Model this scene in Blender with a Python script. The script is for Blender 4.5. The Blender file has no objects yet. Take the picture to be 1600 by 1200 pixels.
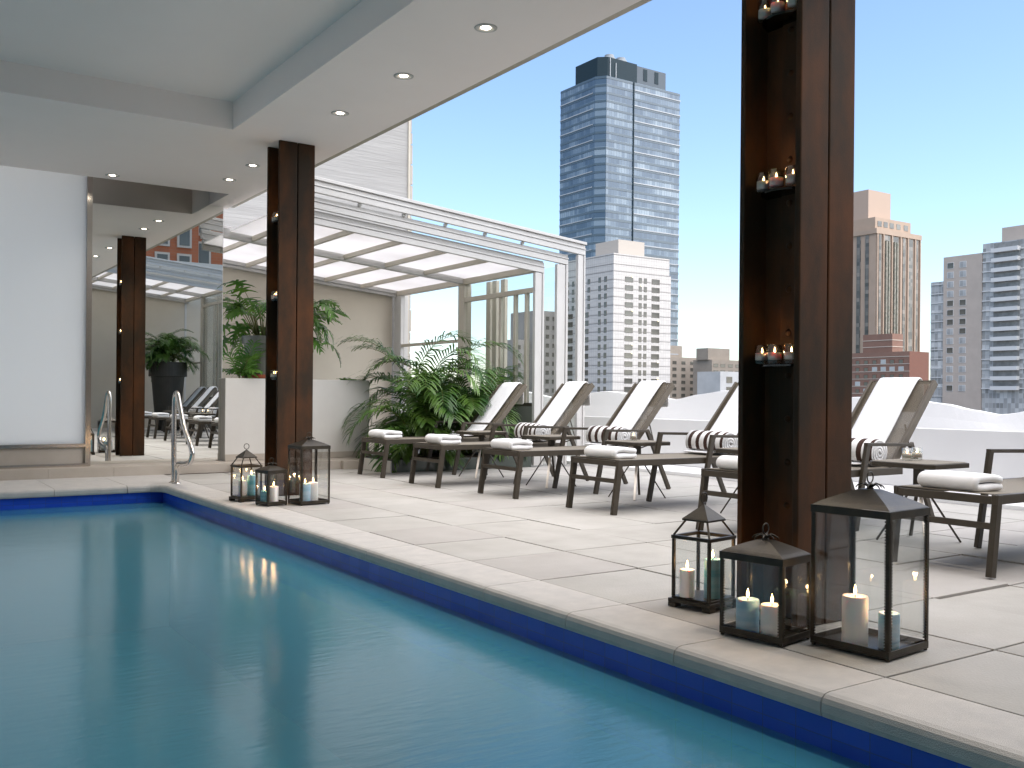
import bpy, bmesh, math, random
from mathutils import Vector, Matrix
R = math.radians
PI = math.pi
rnd = random.Random(7)
sc = bpy.context.scene

# ------------------------------------------------------------------ camera
cam = bpy.data.cameras.new('camera')
cam.sensor_fit = 'HORIZONTAL'
cam.sensor_width = 36.0
cam.lens = 36.0 * 1497.0 / 1600.0
cam.shift_x = 0.0
cam.shift_y = 19.4 / 1600.0
cam.clip_start = 0.05
cam.clip_end = 3000
co = bpy.data.objects.new('camera', cam)
sc.collection.objects.link(co)
co.location = (0, 0, 1.0)
co.rotation_euler = (Matrix.Rotation(R(-34.0), 4, 'Z') @ Matrix.Rotation(R(90), 4, 'X') @ Matrix.Rotation(R(0.5), 4, 'Z')).to_euler()
sc.camera = co

# ------------------------------------------------------------------ world, sun, exposure
SUN_EL, SUN_AZ = 56.0, 152.0          # azimuth of the sun clockwise from +Y
w = bpy.data.worlds.new('World')
sc.world = w
w.use_nodes = True
nt = w.node_tree
bg = nt.nodes['Background']
sky = nt.nodes.new('ShaderNodeTexSky')
sky.sky_type = 'NISHITA'
sky.sun_disc = False
sky.sun_elevation = R(SUN_EL)
sky.sun_rotation = R(SUN_AZ)
sky.altitude = 50
sky.air_density = 1.0
sky.dust_density = 0.6
sky.ozone_density = 3.0
nt.links.new(sky.outputs[0], bg.inputs[0])
bg.inputs[1].default_value = 0.112
sl = bpy.data.lights.new('sun', 'SUN')
sl.energy = 3.1
sl.angle = R(115)
sl.color = (1.0, 0.93, 0.84)
so = bpy.data.objects.new('sun', sl)
sc.collection.objects.link(so)
d = Vector((math.sin(R(SUN_AZ)) * math.cos(R(SUN_EL)), math.cos(R(SUN_AZ)) * math.cos(R(SUN_EL)), math.sin(R(SUN_EL))))
so.rotation_euler = d.to_track_quat('Z', 'Y').to_euler()
so.location = (0, 0, 60)
sc.view_settings.view_transform = 'Standard'
sc.view_settings.look = 'None'
sc.view_settings.exposure = 1.3
sc.view_settings.gamma = 1
sc.render.engine = 'CYCLES'
sc.cycles.use_denoising = True
sc.cycles.max_bounces = 10
sc.cycles.diffuse_bounces = 5
sc.cycles.glossy_bounces = 5
sc.cycles.transmission_bounces = 8
sc.cycles.transparent_max_bounces = 24
sc.cycles.sample_clamp_indirect = 6
sc.cycles.caustics_reflective = False
sc.cycles.caustics_refractive = False

# ------------------------------------------------------------------ helpers
def tag(o, label=None, cat=None, group=None, kind=None):
    if label: o['label'] = label
    if cat: o['category'] = cat
    if group: o['group'] = group
    if kind: o['kind'] = kind
    return o

def empty(name, loc=(0, 0, 0), rz=0.0, label=None, cat=None, group=None, kind=None):
    o = bpy.data.objects.new(name, None)
    o.empty_display_size = 0.1
    sc.collection.objects.link(o)
    o.location = loc
    o.rotation_euler = (0, 0, rz)
    return tag(o, label, cat, group, kind)

def V(*a):
    return Vector(a)

class MB:
    def __init__(s):
        s.bm = bmesh.new()
        s.mi = 0
    def face(s, vs):
        try:
            f = s.bm.faces.new(vs)
            f.material_index = s.mi
            return f
        except ValueError:
            return None
    def poly(s, pts):
        return s.face([s.bm.verts.new(p) for p in pts])
    def box(s, x0, x1, y0, y1, z0, z1):
        v = [s.bm.verts.new(p) for p in ((x0,y0,z0),(x1,y0,z0),(x1,y1,z0),(x0,y1,z0),(x0,y0,z1),(x1,y0,z1),(x1,y1,z1),(x0,y1,z1))]
        for f in ((0,3,2,1),(4,5,6,7),(0,1,5,4),(1,2,6,5),(2,3,7,6),(3,0,4,7)):
            s.face([v[i] for i in f])
        return s
    def bar(s, a, b, wd, ht, up=(0, 0, 1), taper=1.0):
        a, b = Vector(a), Vector(b)
        t = (b - a).normalized()
        u = Vector(up)
        sd = t.cross(u)
        if sd.length < 1e-4: sd = t.cross(Vector((1, 0, 0)))
        sd.normalize()
        u = sd.cross(t).normalized()
        ring = []
        for p, k in ((a, 1.0), (b, taper)):
            ring.append([s.bm.verts.new(p + sd * (i * wd / 2 * k) + u * (j * ht / 2 * k)) for i, j in ((-1,-1),(1,-1),(1,1),(-1,1))])
        for i in range(4):
            s.face([ring[0][i], ring[0][(i+1) % 4], ring[1][(i+1) % 4], ring[1][i]])
        s.face(ring[0][::-1]); s.face(ring[1])
        return s
    def tube(s, pts, r, n=8, closed=False, r1=None):
        pts = [Vector(p) for p in pts]
        N = len(pts)
        rings = []
        nrm = None
        for i in range(N):
            if closed:
                t = (pts[(i+1) % N] - pts[i-1]).normalized()
            else:
                t = (pts[min(i+1, N-1)] - pts[max(i-1, 0)]).normalized()
            if nrm is None:
                nrm = t.cross(Vector((0.31, 0.17, 0.93)))
                if nrm.length < 1e-3: nrm = t.cross(Vector((1, 0, 0)))
            nrm = (nrm - t * nrm.dot(t)).normalized()
            bn = t.cross(nrm)
            rr = r if r1 is None else r + (r1 - r) * i / max(1, N-1)
            rings.append([s.bm.verts.new(pts[i] + (nrm * math.cos(2*PI*k/n) + bn * math.sin(2*PI*k/n)) * rr) for k in range(n)])
        for i in range(N if closed else N-1):
            a, b = rings[i], rings[(i+1) % N]
            for k in range(n):
                s.face([a[k], a[(k+1) % n], b[(k+1) % n], b[k]])
        if not closed:
            s.face(rings[0][::-1]); s.face(rings[-1])
        return s
    def lathe(s, prof, n=20, c=(0, 0, 0)):
        c = Vector(c)
        rings = []
        for r, z in prof:
            if r < 1e-5:
                rings.append([s.bm.verts.new(c + Vector((0, 0, z)))])
            else:
                rings.append([s.bm.verts.new(c + Vector((r*math.cos(2*PI*k/n), r*math.sin(2*PI*k/n), z))) for k in range(n)])
        for i in range(len(rings)-1):
            a, b = rings[i], rings[i+1]
            for k in range(n):
                k2 = (k+1) % n
                if len(a) == 1 and len(b) == 1: continue
                if len(a) == 1: s.face([a[0], b[k2], b[k]])
                elif len(b) == 1: s.face([a[k], a[k2], b[0]])
                else: s.face([a[k], a[k2], b[k2], b[k]])
        return s
    def prism(s, poly, z0, z1):
        a = [s.bm.verts.new((p[0], p[1], z0)) for p in poly]
        b = [s.bm.verts.new((p[0], p[1], z1)) for p in poly]
        n = len(poly)
        s.face(a[::-1]); s.face(b)
        for i in range(n): s.face([a[i], a[(i+1) % n], b[(i+1) % n], b[i]])
        return s
    def ribbon(s, path, th, y0, y1, ny=1, wob=0.0):
        """a thick cloth following a path in XZ, extruded along Y"""
        P = [Vector((p[0], 0, p[1])) for p in path]
        N = len(P)
        L, Rr = [], []
        for i in range(N):
            t = (P[min(i+1, N-1)] - P[max(i-1, 0)]).normalized()
            nm = Vector((-t.z, 0, t.x))
            L.append(P[i] + nm * th / 2); Rr.append(P[i] - nm * th / 2)
        loop = L + Rr[::-1]
        M = len(loop)
        rings = []
        for j in range(ny + 1):
            y = y0 + (y1 - y0) * j / ny
            ph = j * 1.7
            rings.append([s.bm.verts.new((q.x + wob*math.sin(ph + k*0.6), y + wob*1.2*math.sin(k*0.9), q.z + wob*0.7*math.sin(ph*1.3 + k*0.45))) for k, q in enumerate(loop)])
        for j in range(ny):
            for k in range(M):
                s.face([rings[j][k], rings[j][(k+1) % M], rings[j+1][(k+1) % M], rings[j+1][k]])
        for ring, fl in ((rings[0], False), (rings[-1], True)):
            for k in range(N - 1):
                q = [ring[k], ring[k+1], ring[M-2-k], ring[M-1-k]]
                s.face(q[::-1] if fl else q)
        return s
    def build(s, name, mat, parent=None, smooth=False, bevel=0.0, seg=2, loc=None, subsurf=0):
        bmesh.ops.recalc_face_normals(s.bm, faces=s.bm.faces[:])
        me = bpy.data.meshes.new(name)
        s.bm.to_mesh(me)
        s.bm.free()
        for m in (mat if isinstance(mat, (list, tuple)) else [mat]):
            me.materials.append(m)
        if smooth:
            for p in me.polygons: p.use_smooth = True
        o = bpy.data.objects.new(name, me)
        sc.collection.objects.link(o)
        if parent is not None: o.parent = parent
        if loc is not None: o.location = loc
        if bevel > 0:
            b = o.modifiers.new('bevel', 'BEVEL')
            b.width = bevel; b.segments = seg; b.limit_method = 'ANGLE'; b.angle_limit = R(40)
        if subsurf:
            b = o.modifiers.new('sub', 'SUBSURF'); b.levels = subsurf; b.render_levels = subsurf
        return o

def kids(o):
    return [c for c in bpy.data.objects if c.parent == o]

def copy_tree(o, parent=None):
    c = o.copy()
    sc.collection.objects.link(c)
    c.parent = parent
    for ch in list(KIDS.get(o.name, [])) or kids(o):
        copy_tree(ch, c)
    return c
KIDS = {}

# ------------------------------------------------------------------ materials
def nodes_of(m):
    m.use_nodes = True
    return m.node_tree, m.node_tree.nodes['Principled BSDF']

def mat(name, col, rough=0.6, metal=0.0, col2=None, scale=4.0, bump=0.0, bscale=60.0, detail=6.0, spec=0.5, stretch=(1, 1, 1), contrast=(0.35, 0.65), rvar=0.0, coat=0.0):
    m = bpy.data.materials.new(name)
    t, b = nodes_of(m)
    b.inputs['Base Color'].default_value = (*col, 1)
    b.inputs['Roughness'].default_value = rough
    b.inputs['Metallic'].default_value = metal
    b.inputs['Specular IOR Level'].default_value = spec
    if coat: b.inputs['Coat Weight'].default_value = coat
    if col2 or bump or rvar:
        tc = t.nodes.new('ShaderNodeTexCoord')
        mp = t.nodes.new('ShaderNodeMapping')
        mp.inputs['Scale'].default_value = stretch
        t.links.new(tc.outputs['Object'], mp.inputs[0])
    if col2 or rvar:
        n = t.nodes.new('ShaderNodeTexNoise')
        n.inputs['Scale'].default_value = scale
        n.inputs['Detail'].default_value = detail
        n.inputs['Roughness'].default_value = 0.6
        t.links.new(mp.outputs[0], n.inputs['Vector'])
        r = t.nodes.new('ShaderNodeValToRGB')
        r.color_ramp.elements[0].position = contrast[0]
        r.color_ramp.elements[1].position = contrast[1]
        r.color_ramp.elements[0].color = (*col, 1)
        r.color_ramp.elements[1].color = (*(col2 or col), 1)
        t.links.new(n.outputs['Fac'], r.inputs[0])
        t.links.new(r.outputs[0], b.inputs['Base Color'])
        if rvar:
            mr = t.nodes.new('ShaderNodeMapRange')
            mr.inputs['To Min'].default_value = rough - rvar
            mr.inputs['To Max'].default_value = rough + rvar
            t.links.new(n.outputs['Fac'], mr.inputs[0])
            t.links.new(mr.outputs[0], b.inputs['Roughness'])
    if bump:
        n2 = t.nodes.new('ShaderNodeTexNoise')
        n2.inputs['Scale'].default_value = bscale
        n2.inputs['Detail'].default_value = 4
        t.links.new(mp.outputs[0], n2.inputs['Vector'])
        bp = t.nodes.new('ShaderNodeBump')
        bp.inputs['Strength'].default_value = bump
        bp.inputs['Distance'].default_value = 0.01
        t.links.new(n2.outputs['Fac'], bp.inputs['Height'])
        t.links.new(bp.outputs[0], b.inputs['Normal'])
    return m

def emit(name, col, strength):
    m = bpy.data.materials.new(name)
    m.use_nodes = True
    t = m.node_tree
    t.nodes.clear()
    e = t.nodes.new('ShaderNodeEmission')
    e.inputs[0].default_value = (*col, 1); e.inputs[1].default_value = strength
    o = t.nodes.new('ShaderNodeOutputMaterial')
    t.links.new(e.outputs[0], o.inputs[0])
    return m

def schlick(t, f0, normal=None):
    lw = t.nodes.new('ShaderNodeLayerWeight'); lw.inputs['Blend'].default_value = 0.5
    if normal is not None: t.links.new(normal, lw.inputs['Normal'])
    pw = t.nodes.new('ShaderNodeMath'); pw.operation = 'POWER'; pw.inputs[1].default_value = 5.0
    t.links.new(lw.outputs['Facing'], pw.inputs[0])
    ma = t.nodes.new('ShaderNodeMath'); ma.operation = 'MULTIPLY_ADD'
    ma.inputs[1].default_value = 1 - f0; ma.inputs[2].default_value = f0
    t.links.new(pw.outputs[0], ma.inputs[0])
    return ma

def thin_glass(name, tint=(1, 1, 1), refl=1.0, rough=0.0, ior=1.5, body=0.0, bodycol=(0.5, 0.5, 0.5)):
    m = bpy.data.materials.new(name)
    m.use_nodes = True
    t = m.node_tree
    t.nodes.clear()
    o = t.nodes.new('ShaderNodeOutputMaterial')
    ml = schlick(t, 0.04 * refl)
    g = t.nodes.new('ShaderNodeBsdfGlossy'); g.inputs['Roughness'].default_value = rough
    tr = t.nodes.new('ShaderNodeBsdfTransparent'); tr.inputs[0].default_value = (*tint, 1)
    mx = t.nodes.new('ShaderNodeMixShader')
    t.links.new(ml.outputs[0], mx.inputs[0])
    t.links.new(tr.outputs[0], mx.inputs[1])
    if body > 0:
        df = t.nodes.new('ShaderNodeBsdfDiffuse'); df.inputs[0].default_value = (*bodycol, 1)
        m2 = t.nodes.new('ShaderNodeMixShader'); m2.inputs[0].default_value = body
        t.links.new(tr.outputs[0], m2.inputs[1]); t.links.new(df.outputs[0], m2.inputs[2])
        t.links.new(m2.outputs[0], mx.inputs[1])
    t.links.new(g.outputs[0], mx.inputs[2])
    t.links.new(mx.outputs[0], o.inputs[0])
    return m

def translucent(name, col, fac=0.7, rough=0.4, noise=None):
    """diffusing sheet: part diffuse, part translucent, a little gloss"""
    m = bpy.data.materials.new(name)
    m.use_nodes = True
    t = m.node_tree
    b = t.nodes['Principled BSDF']
    out = t.nodes['Material Output']
    b.inputs['Base Color'].default_value = (*col, 1)
    b.inputs['Roughness'].default_value = rough
    tl = t.nodes.new('ShaderNodeBsdfTranslucent'); tl.inputs[0].default_value = (*col, 1)
    mx = t.nodes.new('ShaderNodeMixShader'); mx.inputs[0].default_value = fac
    t.links.new(b.outputs[0], mx.inputs[1]); t.links.new(tl.outputs[0], mx.inputs[2])
    t.links.new(mx.outputs[0], out.inputs[0])
    if noise:
        tc = t.nodes.new('ShaderNodeTexCoord')
        n = t.nodes.new('ShaderNodeTexNoise'); n.inputs['Scale'].default_value = noise[0]; n.inputs['Detail'].default_value = 3
        r = t.nodes.new('ShaderNodeValToRGB')
        r.color_ramp.elements[0].position = 0.35; r.color_ramp.elements[1].position = 0.65
        r.color_ramp.elements[0].color = (*col, 1); r.color_ramp.elements[1].color = (*noise[1], 1)
        t.links.new(tc.outputs['Object'], n.inputs['Vector'])
        t.links.new(n.outputs['Fac'], r.inputs[0])
        t.links.new(r.outputs[0], b.inputs['Base Color']); t.links.new(r.outputs[0], tl.inputs[0])
    return m

M = {}
M['ceiling'] = mat('ceiling_paint', (0.88, 0.81, 0.765), 0.8, bump=0.03, bscale=25, col2=(0.90, 0.83, 0.785), scale=1.2)
M['trim'] = mat('edge_trim_metal', (0.42, 0.38, 0.29), 0.45, 0.3, col2=(0.36, 0.33, 0.27), scale=6)
M['paver'] = mat('paver_concrete', (0.425, 0.41, 0.38), 0.85, col2=(0.345, 0.33, 0.30), scale=2.3, bump=0.25, bscale=90, contrast=(0.3, 0.75))
M['paver2'] = mat('paver_concrete_darker', (0.405, 0.39, 0.36), 0.85, col2=(0.325, 0.31, 0.28), scale=3.1, bump=0.25, bscale=90, contrast=(0.3, 0.75))
M['paver3'] = mat('paver_concrete_greyer', (0.41, 0.39, 0.365), 0.85, col2=(0.33, 0.31, 0.285), scale=1.7, bump=0.25, bscale=90, contrast=(0.3, 0.75))
M['grout'] = mat('joint_dark', (0.11, 0.085, 0.06), 0.95)
M['coping'] = mat('coping_stone', (0.54, 0.515, 0.48), 0.8, col2=(0.44, 0.425, 0.405), scale=9, bump=0.4, bscale=320, contrast=(0.3, 0.8))
M['rust'] = mat('rusty_steel', (0.030, 0.018, 0.009), 0.72, 0.0, col2=(0.095, 0.036, 0.012), scale=3.2, bump=0.12, bscale=240, spec=0.25, stretch=(1, 1, 0.45), contrast=(0.42, 0.66), rvar=0.08)
M['bronze'] = mat('aged_bronze', (0.022, 0.017, 0.010), 0.42, 0.35, col2=(0.045, 0.035, 0.021), scale=14, bump=0.1, bscale=150)
M['frame'] = mat('lounger_frame', (0.036, 0.027, 0.016), 0.5, 0.0, col2=(0.046, 0.035, 0.021), scale=20)
M['steel'] = mat('brushed_steel', (0.62, 0.58, 0.54), 0.16, 1.0, rvar=0.03, scale=40)
M['alu'] = mat('pale_leg_metal', (0.55, 0.50, 0.44), 0.3, 0.8)
M['white'] = mat('white_render', (0.86, 0.85, 0.835), 0.75, bump=0.08, bscale=30, col2=(0.83, 0.82, 0.805), scale=1.5)
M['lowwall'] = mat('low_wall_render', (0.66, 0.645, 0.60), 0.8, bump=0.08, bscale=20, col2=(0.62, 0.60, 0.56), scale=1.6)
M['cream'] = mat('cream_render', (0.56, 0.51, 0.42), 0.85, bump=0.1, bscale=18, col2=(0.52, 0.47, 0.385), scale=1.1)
M['beige'] = mat('beige_tile', (0.47, 0.42, 0.36), 0.6, col2=(0.42, 0.37, 0.31), scale=3)
M['whitepaint'] = mat('white_powder_coat', (0.52, 0.51, 0.49), 0.4, 0.0, col2=(0.48, 0.47, 0.45), scale=3)
M['tanpaint'] = mat('tan_powder_coat', (0.50, 0.455, 0.375), 0.45, 0.0, col2=(0.46, 0.415, 0.34), scale=4)
M['fascia'] = mat('grey_fascia', (0.50, 0.49, 0.46), 0.7)
M['mirror'] = mat('mirror_silver', (0.86, 0.87, 0.84), 0.0, 1.0)
M['frost'] = translucent('frosted_glass', (0.86, 0.87, 0.86), 0.66, 0.35)
M['poly'] = translucent('opal_roof_sheet', (0.90, 0.885, 0.88), 0.68, 0.5, noise=(0.9, (0.80, 0.78, 0.77)))
M['glass'] = thin_glass('clear_glass', (0.93, 0.95, 0.94), 1.0)
M['lglass'] = thin_glass('lantern_glass', (0.95, 0.955, 0.95), 1.3)
M['cupglass'] = thin_glass('cup_glass', (0.90, 0.90, 0.87), 3.0)
M['dkpanel'] = mat('dark_gloss_panel', (0.045, 0.06, 0.05), 0.12, 0.0, spec=0.7)
M['gpanel'] = mat('grey_green_panel', (0.16, 0.17, 0.15), 0.3, 0.0, col2=(0.13, 0.145, 0.125), scale=2)
M['dkpot'] = mat('dark_brown_pot', (0.030, 0.026, 0.018), 0.55, col2=(0.04, 0.034, 0.024), scale=6)
M['gpot'] = mat('grey_green_pot', (0.15, 0.155, 0.135), 0.6, col2=(0.12, 0.13, 0.11), scale=5)
M['terra'] = mat('terracotta', (0.35, 0.09, 0.04), 0.8)
M['soil'] = mat('soil', (0.04, 0.028, 0.018), 0.95, bump=0.8, bscale=80)
M['towel'] = mat('white_towelling', (0.86, 0.855, 0.85), 0.95, bump=0.5, bscale=260, spec=0.1)
M['palm'] = translucent('palm_leaf', (0.025, 0.085, 0.014), 0.28, 0.35, noise=(2.6, (0.12, 0.22, 0.035)))
M['stem'] = mat('palm_stem', (0.16, 0.17, 0.04), 0.5, col2=(0.10, 0.12, 0.03), scale=9)
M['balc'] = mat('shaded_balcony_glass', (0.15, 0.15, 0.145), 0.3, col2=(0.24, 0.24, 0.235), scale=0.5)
M['philo'] = translucent('split_leaf', (0.045, 0.14, 0.03), 0.28, 0.25, noise=(3.5, (0.15, 0.30, 0.05)))
M['wax'] = mat('candle_wax_white', (0.88, 0.84, 0.80), 0.5)
M['waxblue'] = mat('candle_wax_blue', (0.24, 0.48, 0.64), 0.5, col2=(0.62, 0.74, 0.80), scale=4, stretch=(0.2, 0.2, 3))
M['waxteal'] = mat('candle_wax_teal', (0.07, 0.36, 0.46), 0.5, col2=(0.44, 0.70, 0.78), scale=4, stretch=(0.2, 0.2, 3))
for k in ('wax', 'waxblue', 'waxteal'):
    b = M[k].node_tree.nodes['Principled BSDF']
    b.inputs['Subsurface Weight'].default_value = 0.25
    b.inputs['Subsurface Scale'].default_value = 0.02
M['wick'] = mat('wick', (0.02, 0.02, 0.02), 0.9)
M['flame'] = emit('flame', (1.0, 0.62, 0.25), 14.0)
M['bulb'] = emit('bulb', (1.0, 0.88, 0.72), 9.0)
M['shelfglass'] = thin_glass('smoked_shelf_glass', (0.22, 0.26, 0.24), 1.5)
M['black'] = mat('black_rubber', (0.015, 0.015, 0.015), 0.7)

def sling_mat():
    m = bpy.data.materials.new('woven_sling')
    m.use_nodes = True
    t = m.node_tree
    b = t.nodes['Principled BSDF']; out = t.nodes['Material Output']
    b.inputs['Base Color'].default_value = (0.17, 0.14, 0.10, 1)
    b.inputs['Roughness'].default_value = 0.8
    tr = t.nodes.new('ShaderNodeBsdfTransparent')
    mx = t.nodes.new('ShaderNodeMixShader'); mx.inputs[0].default_value = 0.35
    t.links.new(b.outputs[0], mx.inputs[1]); t.links.new(tr.outputs[0], mx.inputs[2])
    t.links.new(mx.outputs[0], out.inputs[0])
    return m
M['sling'] = sling_mat()

def stripe_mat():
    m = bpy.data.materials.new('striped_towelling')
    t, b = nodes_of(m)
    tc = t.nodes.new('ShaderNodeTexCoord')
    sp = t.nodes.new('ShaderNodeSeparateXYZ')
    t.links.new(tc.outputs['Object'], sp.inputs[0])
    a = t.nodes.new('ShaderNodeMath'); a.operation = 'MULTIPLY'; a.inputs[1].default_value = 1 / 0.108
    f = t.nodes.new('ShaderNodeMath'); f.operation = 'FRACT'
    g = t.nodes.new('ShaderNodeMath'); g.operation = 'GREATER_THAN'; g.inputs[1].default_value = 0.56
    t.links.new(sp.outputs['Y'], a.inputs[0]); t.links.new(a.outputs[0], f.inputs[0]); t.links.new(f.outputs[0], g.inputs[0])
    mx = t.nodes.new('ShaderNodeMix'); mx.data_type = 'RGBA'
    mx.inputs['A'].default_value = (0.84, 0.82, 0.79, 1)
    mx.inputs['B'].default_value = (0.050, 0.022, 0.014, 1)
    t.links.new(g.outputs[0], mx.inputs['Factor'])
    t.links.new(mx.outputs['Result'], b.inputs['Base Color'])
    b.inputs['Roughness'].default_value = 0.95
    return m
M['stripe'] = stripe_mat()

# ------------------------------------------------------------------ the pool
WZ = -0.195
PX0, PX1, PY0, PY1 = -5.0, 2.72, -6.5, 10.90

def tile_mat():
    m = bpy.data.materials.new('pool_tile')
    t, b = nodes_of(m)
    tc = t.nodes.new('ShaderNodeTexCoord')
    sp = t.nodes.new('ShaderNodeSeparateXYZ')
    t.links.new(tc.outputs['Object'], sp.inputs[0])
    ad = t.nodes.new('ShaderNodeMath'); ad.operation = 'ADD'
    t.links.new(sp.outputs['X'], ad.inputs[0]); t.links.new(sp.outputs['Y'], ad.inputs[1])
    cb = t.nodes.new('ShaderNodeCombineXYZ')
    t.links.new(ad.outputs[0], cb.inputs[0]); t.links.new(sp.outputs['Z'], cb.inputs[1])
    br = t.nodes.new('ShaderNodeTexBrick')
    br.offset = 0
    br.inputs['Scale'].default_value = 1
    br.inputs['Brick Width'].default_value = 0.15; br.inputs['Row Height'].default_value = 0.15
    br.inputs['Mortar Size'].default_value = 0.0018
    br.inputs['Color1'].default_value = (0.013, 0.065, 0.50, 1)
    br.inputs['Color2'].default_value = (0.02, 0.085, 0.58, 1)
    br.inputs['Mortar'].default_value = (0.03, 0.07, 0.26, 1)
    t.links.new(cb.outputs[0], br.inputs['Vector'])
    t.links.new(br.outputs['Color'], b.inputs['Base Color'])
    b.inputs['Roughness'].default_value = 0.18
    return m
M['tile'] = tile_mat()
M['plaster'] = mat('pool_plaster', (0.28, 0.60, 0.70), 0.7, col2=(0.23, 0.54, 0.64), scale=0.8)
M['plaster2'] = mat('pool_wall_blue', (0.02, 0.11, 0.34), 0.5, col2=(0.018, 0.09, 0.30), scale=0.8)
M['stepw'] = mat('pool_step_pale', (0.62, 0.78, 0.85), 0.6)

p = MB()
p.mi = 0
for x0, x1, y0, y1 in ((PX1, PX1 + 0.25, PY0, PY1 + 0.25), (PX0, PX1, PY1, PY1 + 0.25), (PX0 - 0.25, PX0, PY0, PY1 + 0.25), (PX0 - 0.25, PX1 + 0.25, PY0 - 0.25, PY0)):
    p.box(x0, x1, y0, y1, -0.48, -0.083)
p.mi = 1
for x0, x1, y0, y1 in ((PX1, PX1 + 0.25, PY0, PY1 + 0.25), (PX0, PX1, PY1, PY1 + 0.25), (PX0 - 0.25, PX0, PY0, PY1 + 0.25), (PX0 - 0.25, PX1 + 0.25, PY0 - 0.25, PY0)):
    p.mi = 2; p.box(x0, x1, y0, y1, -1.5, -0.48)
p.mi = 1
p.box(PX0 - 0.25, PX1 + 0.25, PY0 - 0.25, PY1 + 0.25, -1.6, -1.5)
p.mi = 3
for k in range(1):          # entry step along the far end
    p.box(PX0, 2.72, PY1 - 0.32 * (k + 1), PY1 - 0.32 * k, -1.5, -0.255)
tag(p.build('pool_basin', [M['tile'], M['plaster'], M['plaster2'], M['stepw']]), kind='structure')

def water_mat():
    m = bpy.data.materials.new('pool_water')
    m.use_nodes = True
    t = m.node_tree
    t.nodes.clear()
    o = t.nodes.new('ShaderNodeOutputMaterial')
    tc = t.nodes.new('ShaderNodeTexCoord')
    mp = t.nodes.new('ShaderNodeMapping')
    mp.inputs['Rotation'].default_value = (0, 0, R(34))
    mp.inputs['Scale'].default_value = (1.0, 4.0, 1)
    n1 = t.nodes.new('ShaderNodeTexNoise'); n1.inputs['Scale'].default_value = 6.0; n1.inputs['Detail'].default_value = 6
    n2 = t.nodes.new('ShaderNodeTexNoise'); n2.inputs['Scale'].default_value = 0.55; n2.inputs['Detail'].default_value = 2
    t.links.new(tc.outputs['Object'], mp.inputs[0]); t.links.new(mp.outputs[0], n1.inputs['Vector'])
    t.links.new(tc.outputs['Object'], n2.inputs['Vector'])
    b1 = t.nodes.new('ShaderNodeBump'); b1.inputs['Strength'].default_value = 0.22; b1.inputs['Distance'].default_value = 0.006
    b2 = t.nodes.new('ShaderNodeBump'); b2.inputs['Strength'].default_value = 0.5; b2.inputs['Distance'].default_value = 0.02
    t.links.new(n1.outputs['Fac'], b1.inputs['Height'])
    t.links.new(n2.outputs['Fac'], b2.inputs['Height'])
    t.links.new(b2.outputs[0], b1.inputs['Normal'])
    fr = schlick(t, 0.10, b1.outputs[0])
    g = t.nodes.new('ShaderNodeBsdfGlossy'); g.inputs['Roughness'].default_value = 0.14
    t.links.new(b1.outputs[0], g.inputs['Normal'])
    tr = t.nodes.new('ShaderNodeBsdfTransparent'); tr.inputs[0].default_value = (0.42, 0.76, 0.84, 1)
    df = t.nodes.new('ShaderNodeBsdfDiffuse'); df.inputs[0].default_value = (0.08, 0.40, 0.52, 1)
    m1 = t.nodes.new('ShaderNodeMixShader'); m1.inputs[0].default_value = 0.50
    t.links.new(tr.outputs[0], m1.inputs[1]); t.links.new(df.outputs[0], m1.inputs[2])
    m2 = t.nodes.new('ShaderNodeMixShader')
    t.links.new(fr.outputs[0], m2.inputs[0]); t.links.new(m1.outputs[0], m2.inputs[1]); t.links.new(g.outputs[0], m2.inputs[2])
    t.links.new(m2.outputs[0], o.inputs[0])
    return m
p = MB()
p.poly([(PX0, PY0, WZ), (PX1, PY0, WZ), (PX1, PY1, WZ), (PX0, PY1, WZ)])
tag(p.build('pool_water', water_mat()), kind='structure')

# ------------------------------------------------------------------ deck pavers and coping
G = 0.715
p = MB()
p.mi = 0
ys = [2.105 + G * k for k in range(-15, 15)]
xs = [3.055 + G * k for k in range(0, 9)]
for i in range(len(xs) - 1):
    for j in range(len(ys) - 1):
        if ys[j] > 12.1: continue
        dz = rnd.uniform(-0.003, 0.0)
        if i == 2 and abs(ys[j] - 2.105) < 0.1: dz = -0.011
        if i == 3 and abs(ys[j] - 2.105) < 0.8: dz = -0.009
        t1, t2 = rnd.uniform(-.002, .002), rnd.uniform(-.002, .002)
        g = 0.0058
        p.mi = rnd.choice((0, 0, 2, 3))
        x0, x1, y0, y1 = xs[i] + g, xs[i+1] - g, ys[j] + g, ys[j+1] - g
        v = [p.bm.verts.new(q) for q in ((x0,y0,-.04),(x1,y0,-.04),(x1,y1,-.04),(x0,y1,-.04),(x0,y0,dz),(x1,y0,dz+t1),(x1,y1,dz+t1+t2),(x0,y1,dz+t2))]
        for f in ((4,5,6,7),(0,1,5,4),(1,2,6,5),(2,3,7,6),(3,0,4,7)):
            p.face([v[q] for q in f])
p.mi = 1
p.box(3.0, 9.6, -9, 13.5, -0.3, -0.022)
deck = p.build('deck', [M['paver'], M['grout'], M['paver2'], M['paver3']], bevel=0.002, seg=1)
tag(deck, kind='structure')

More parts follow.
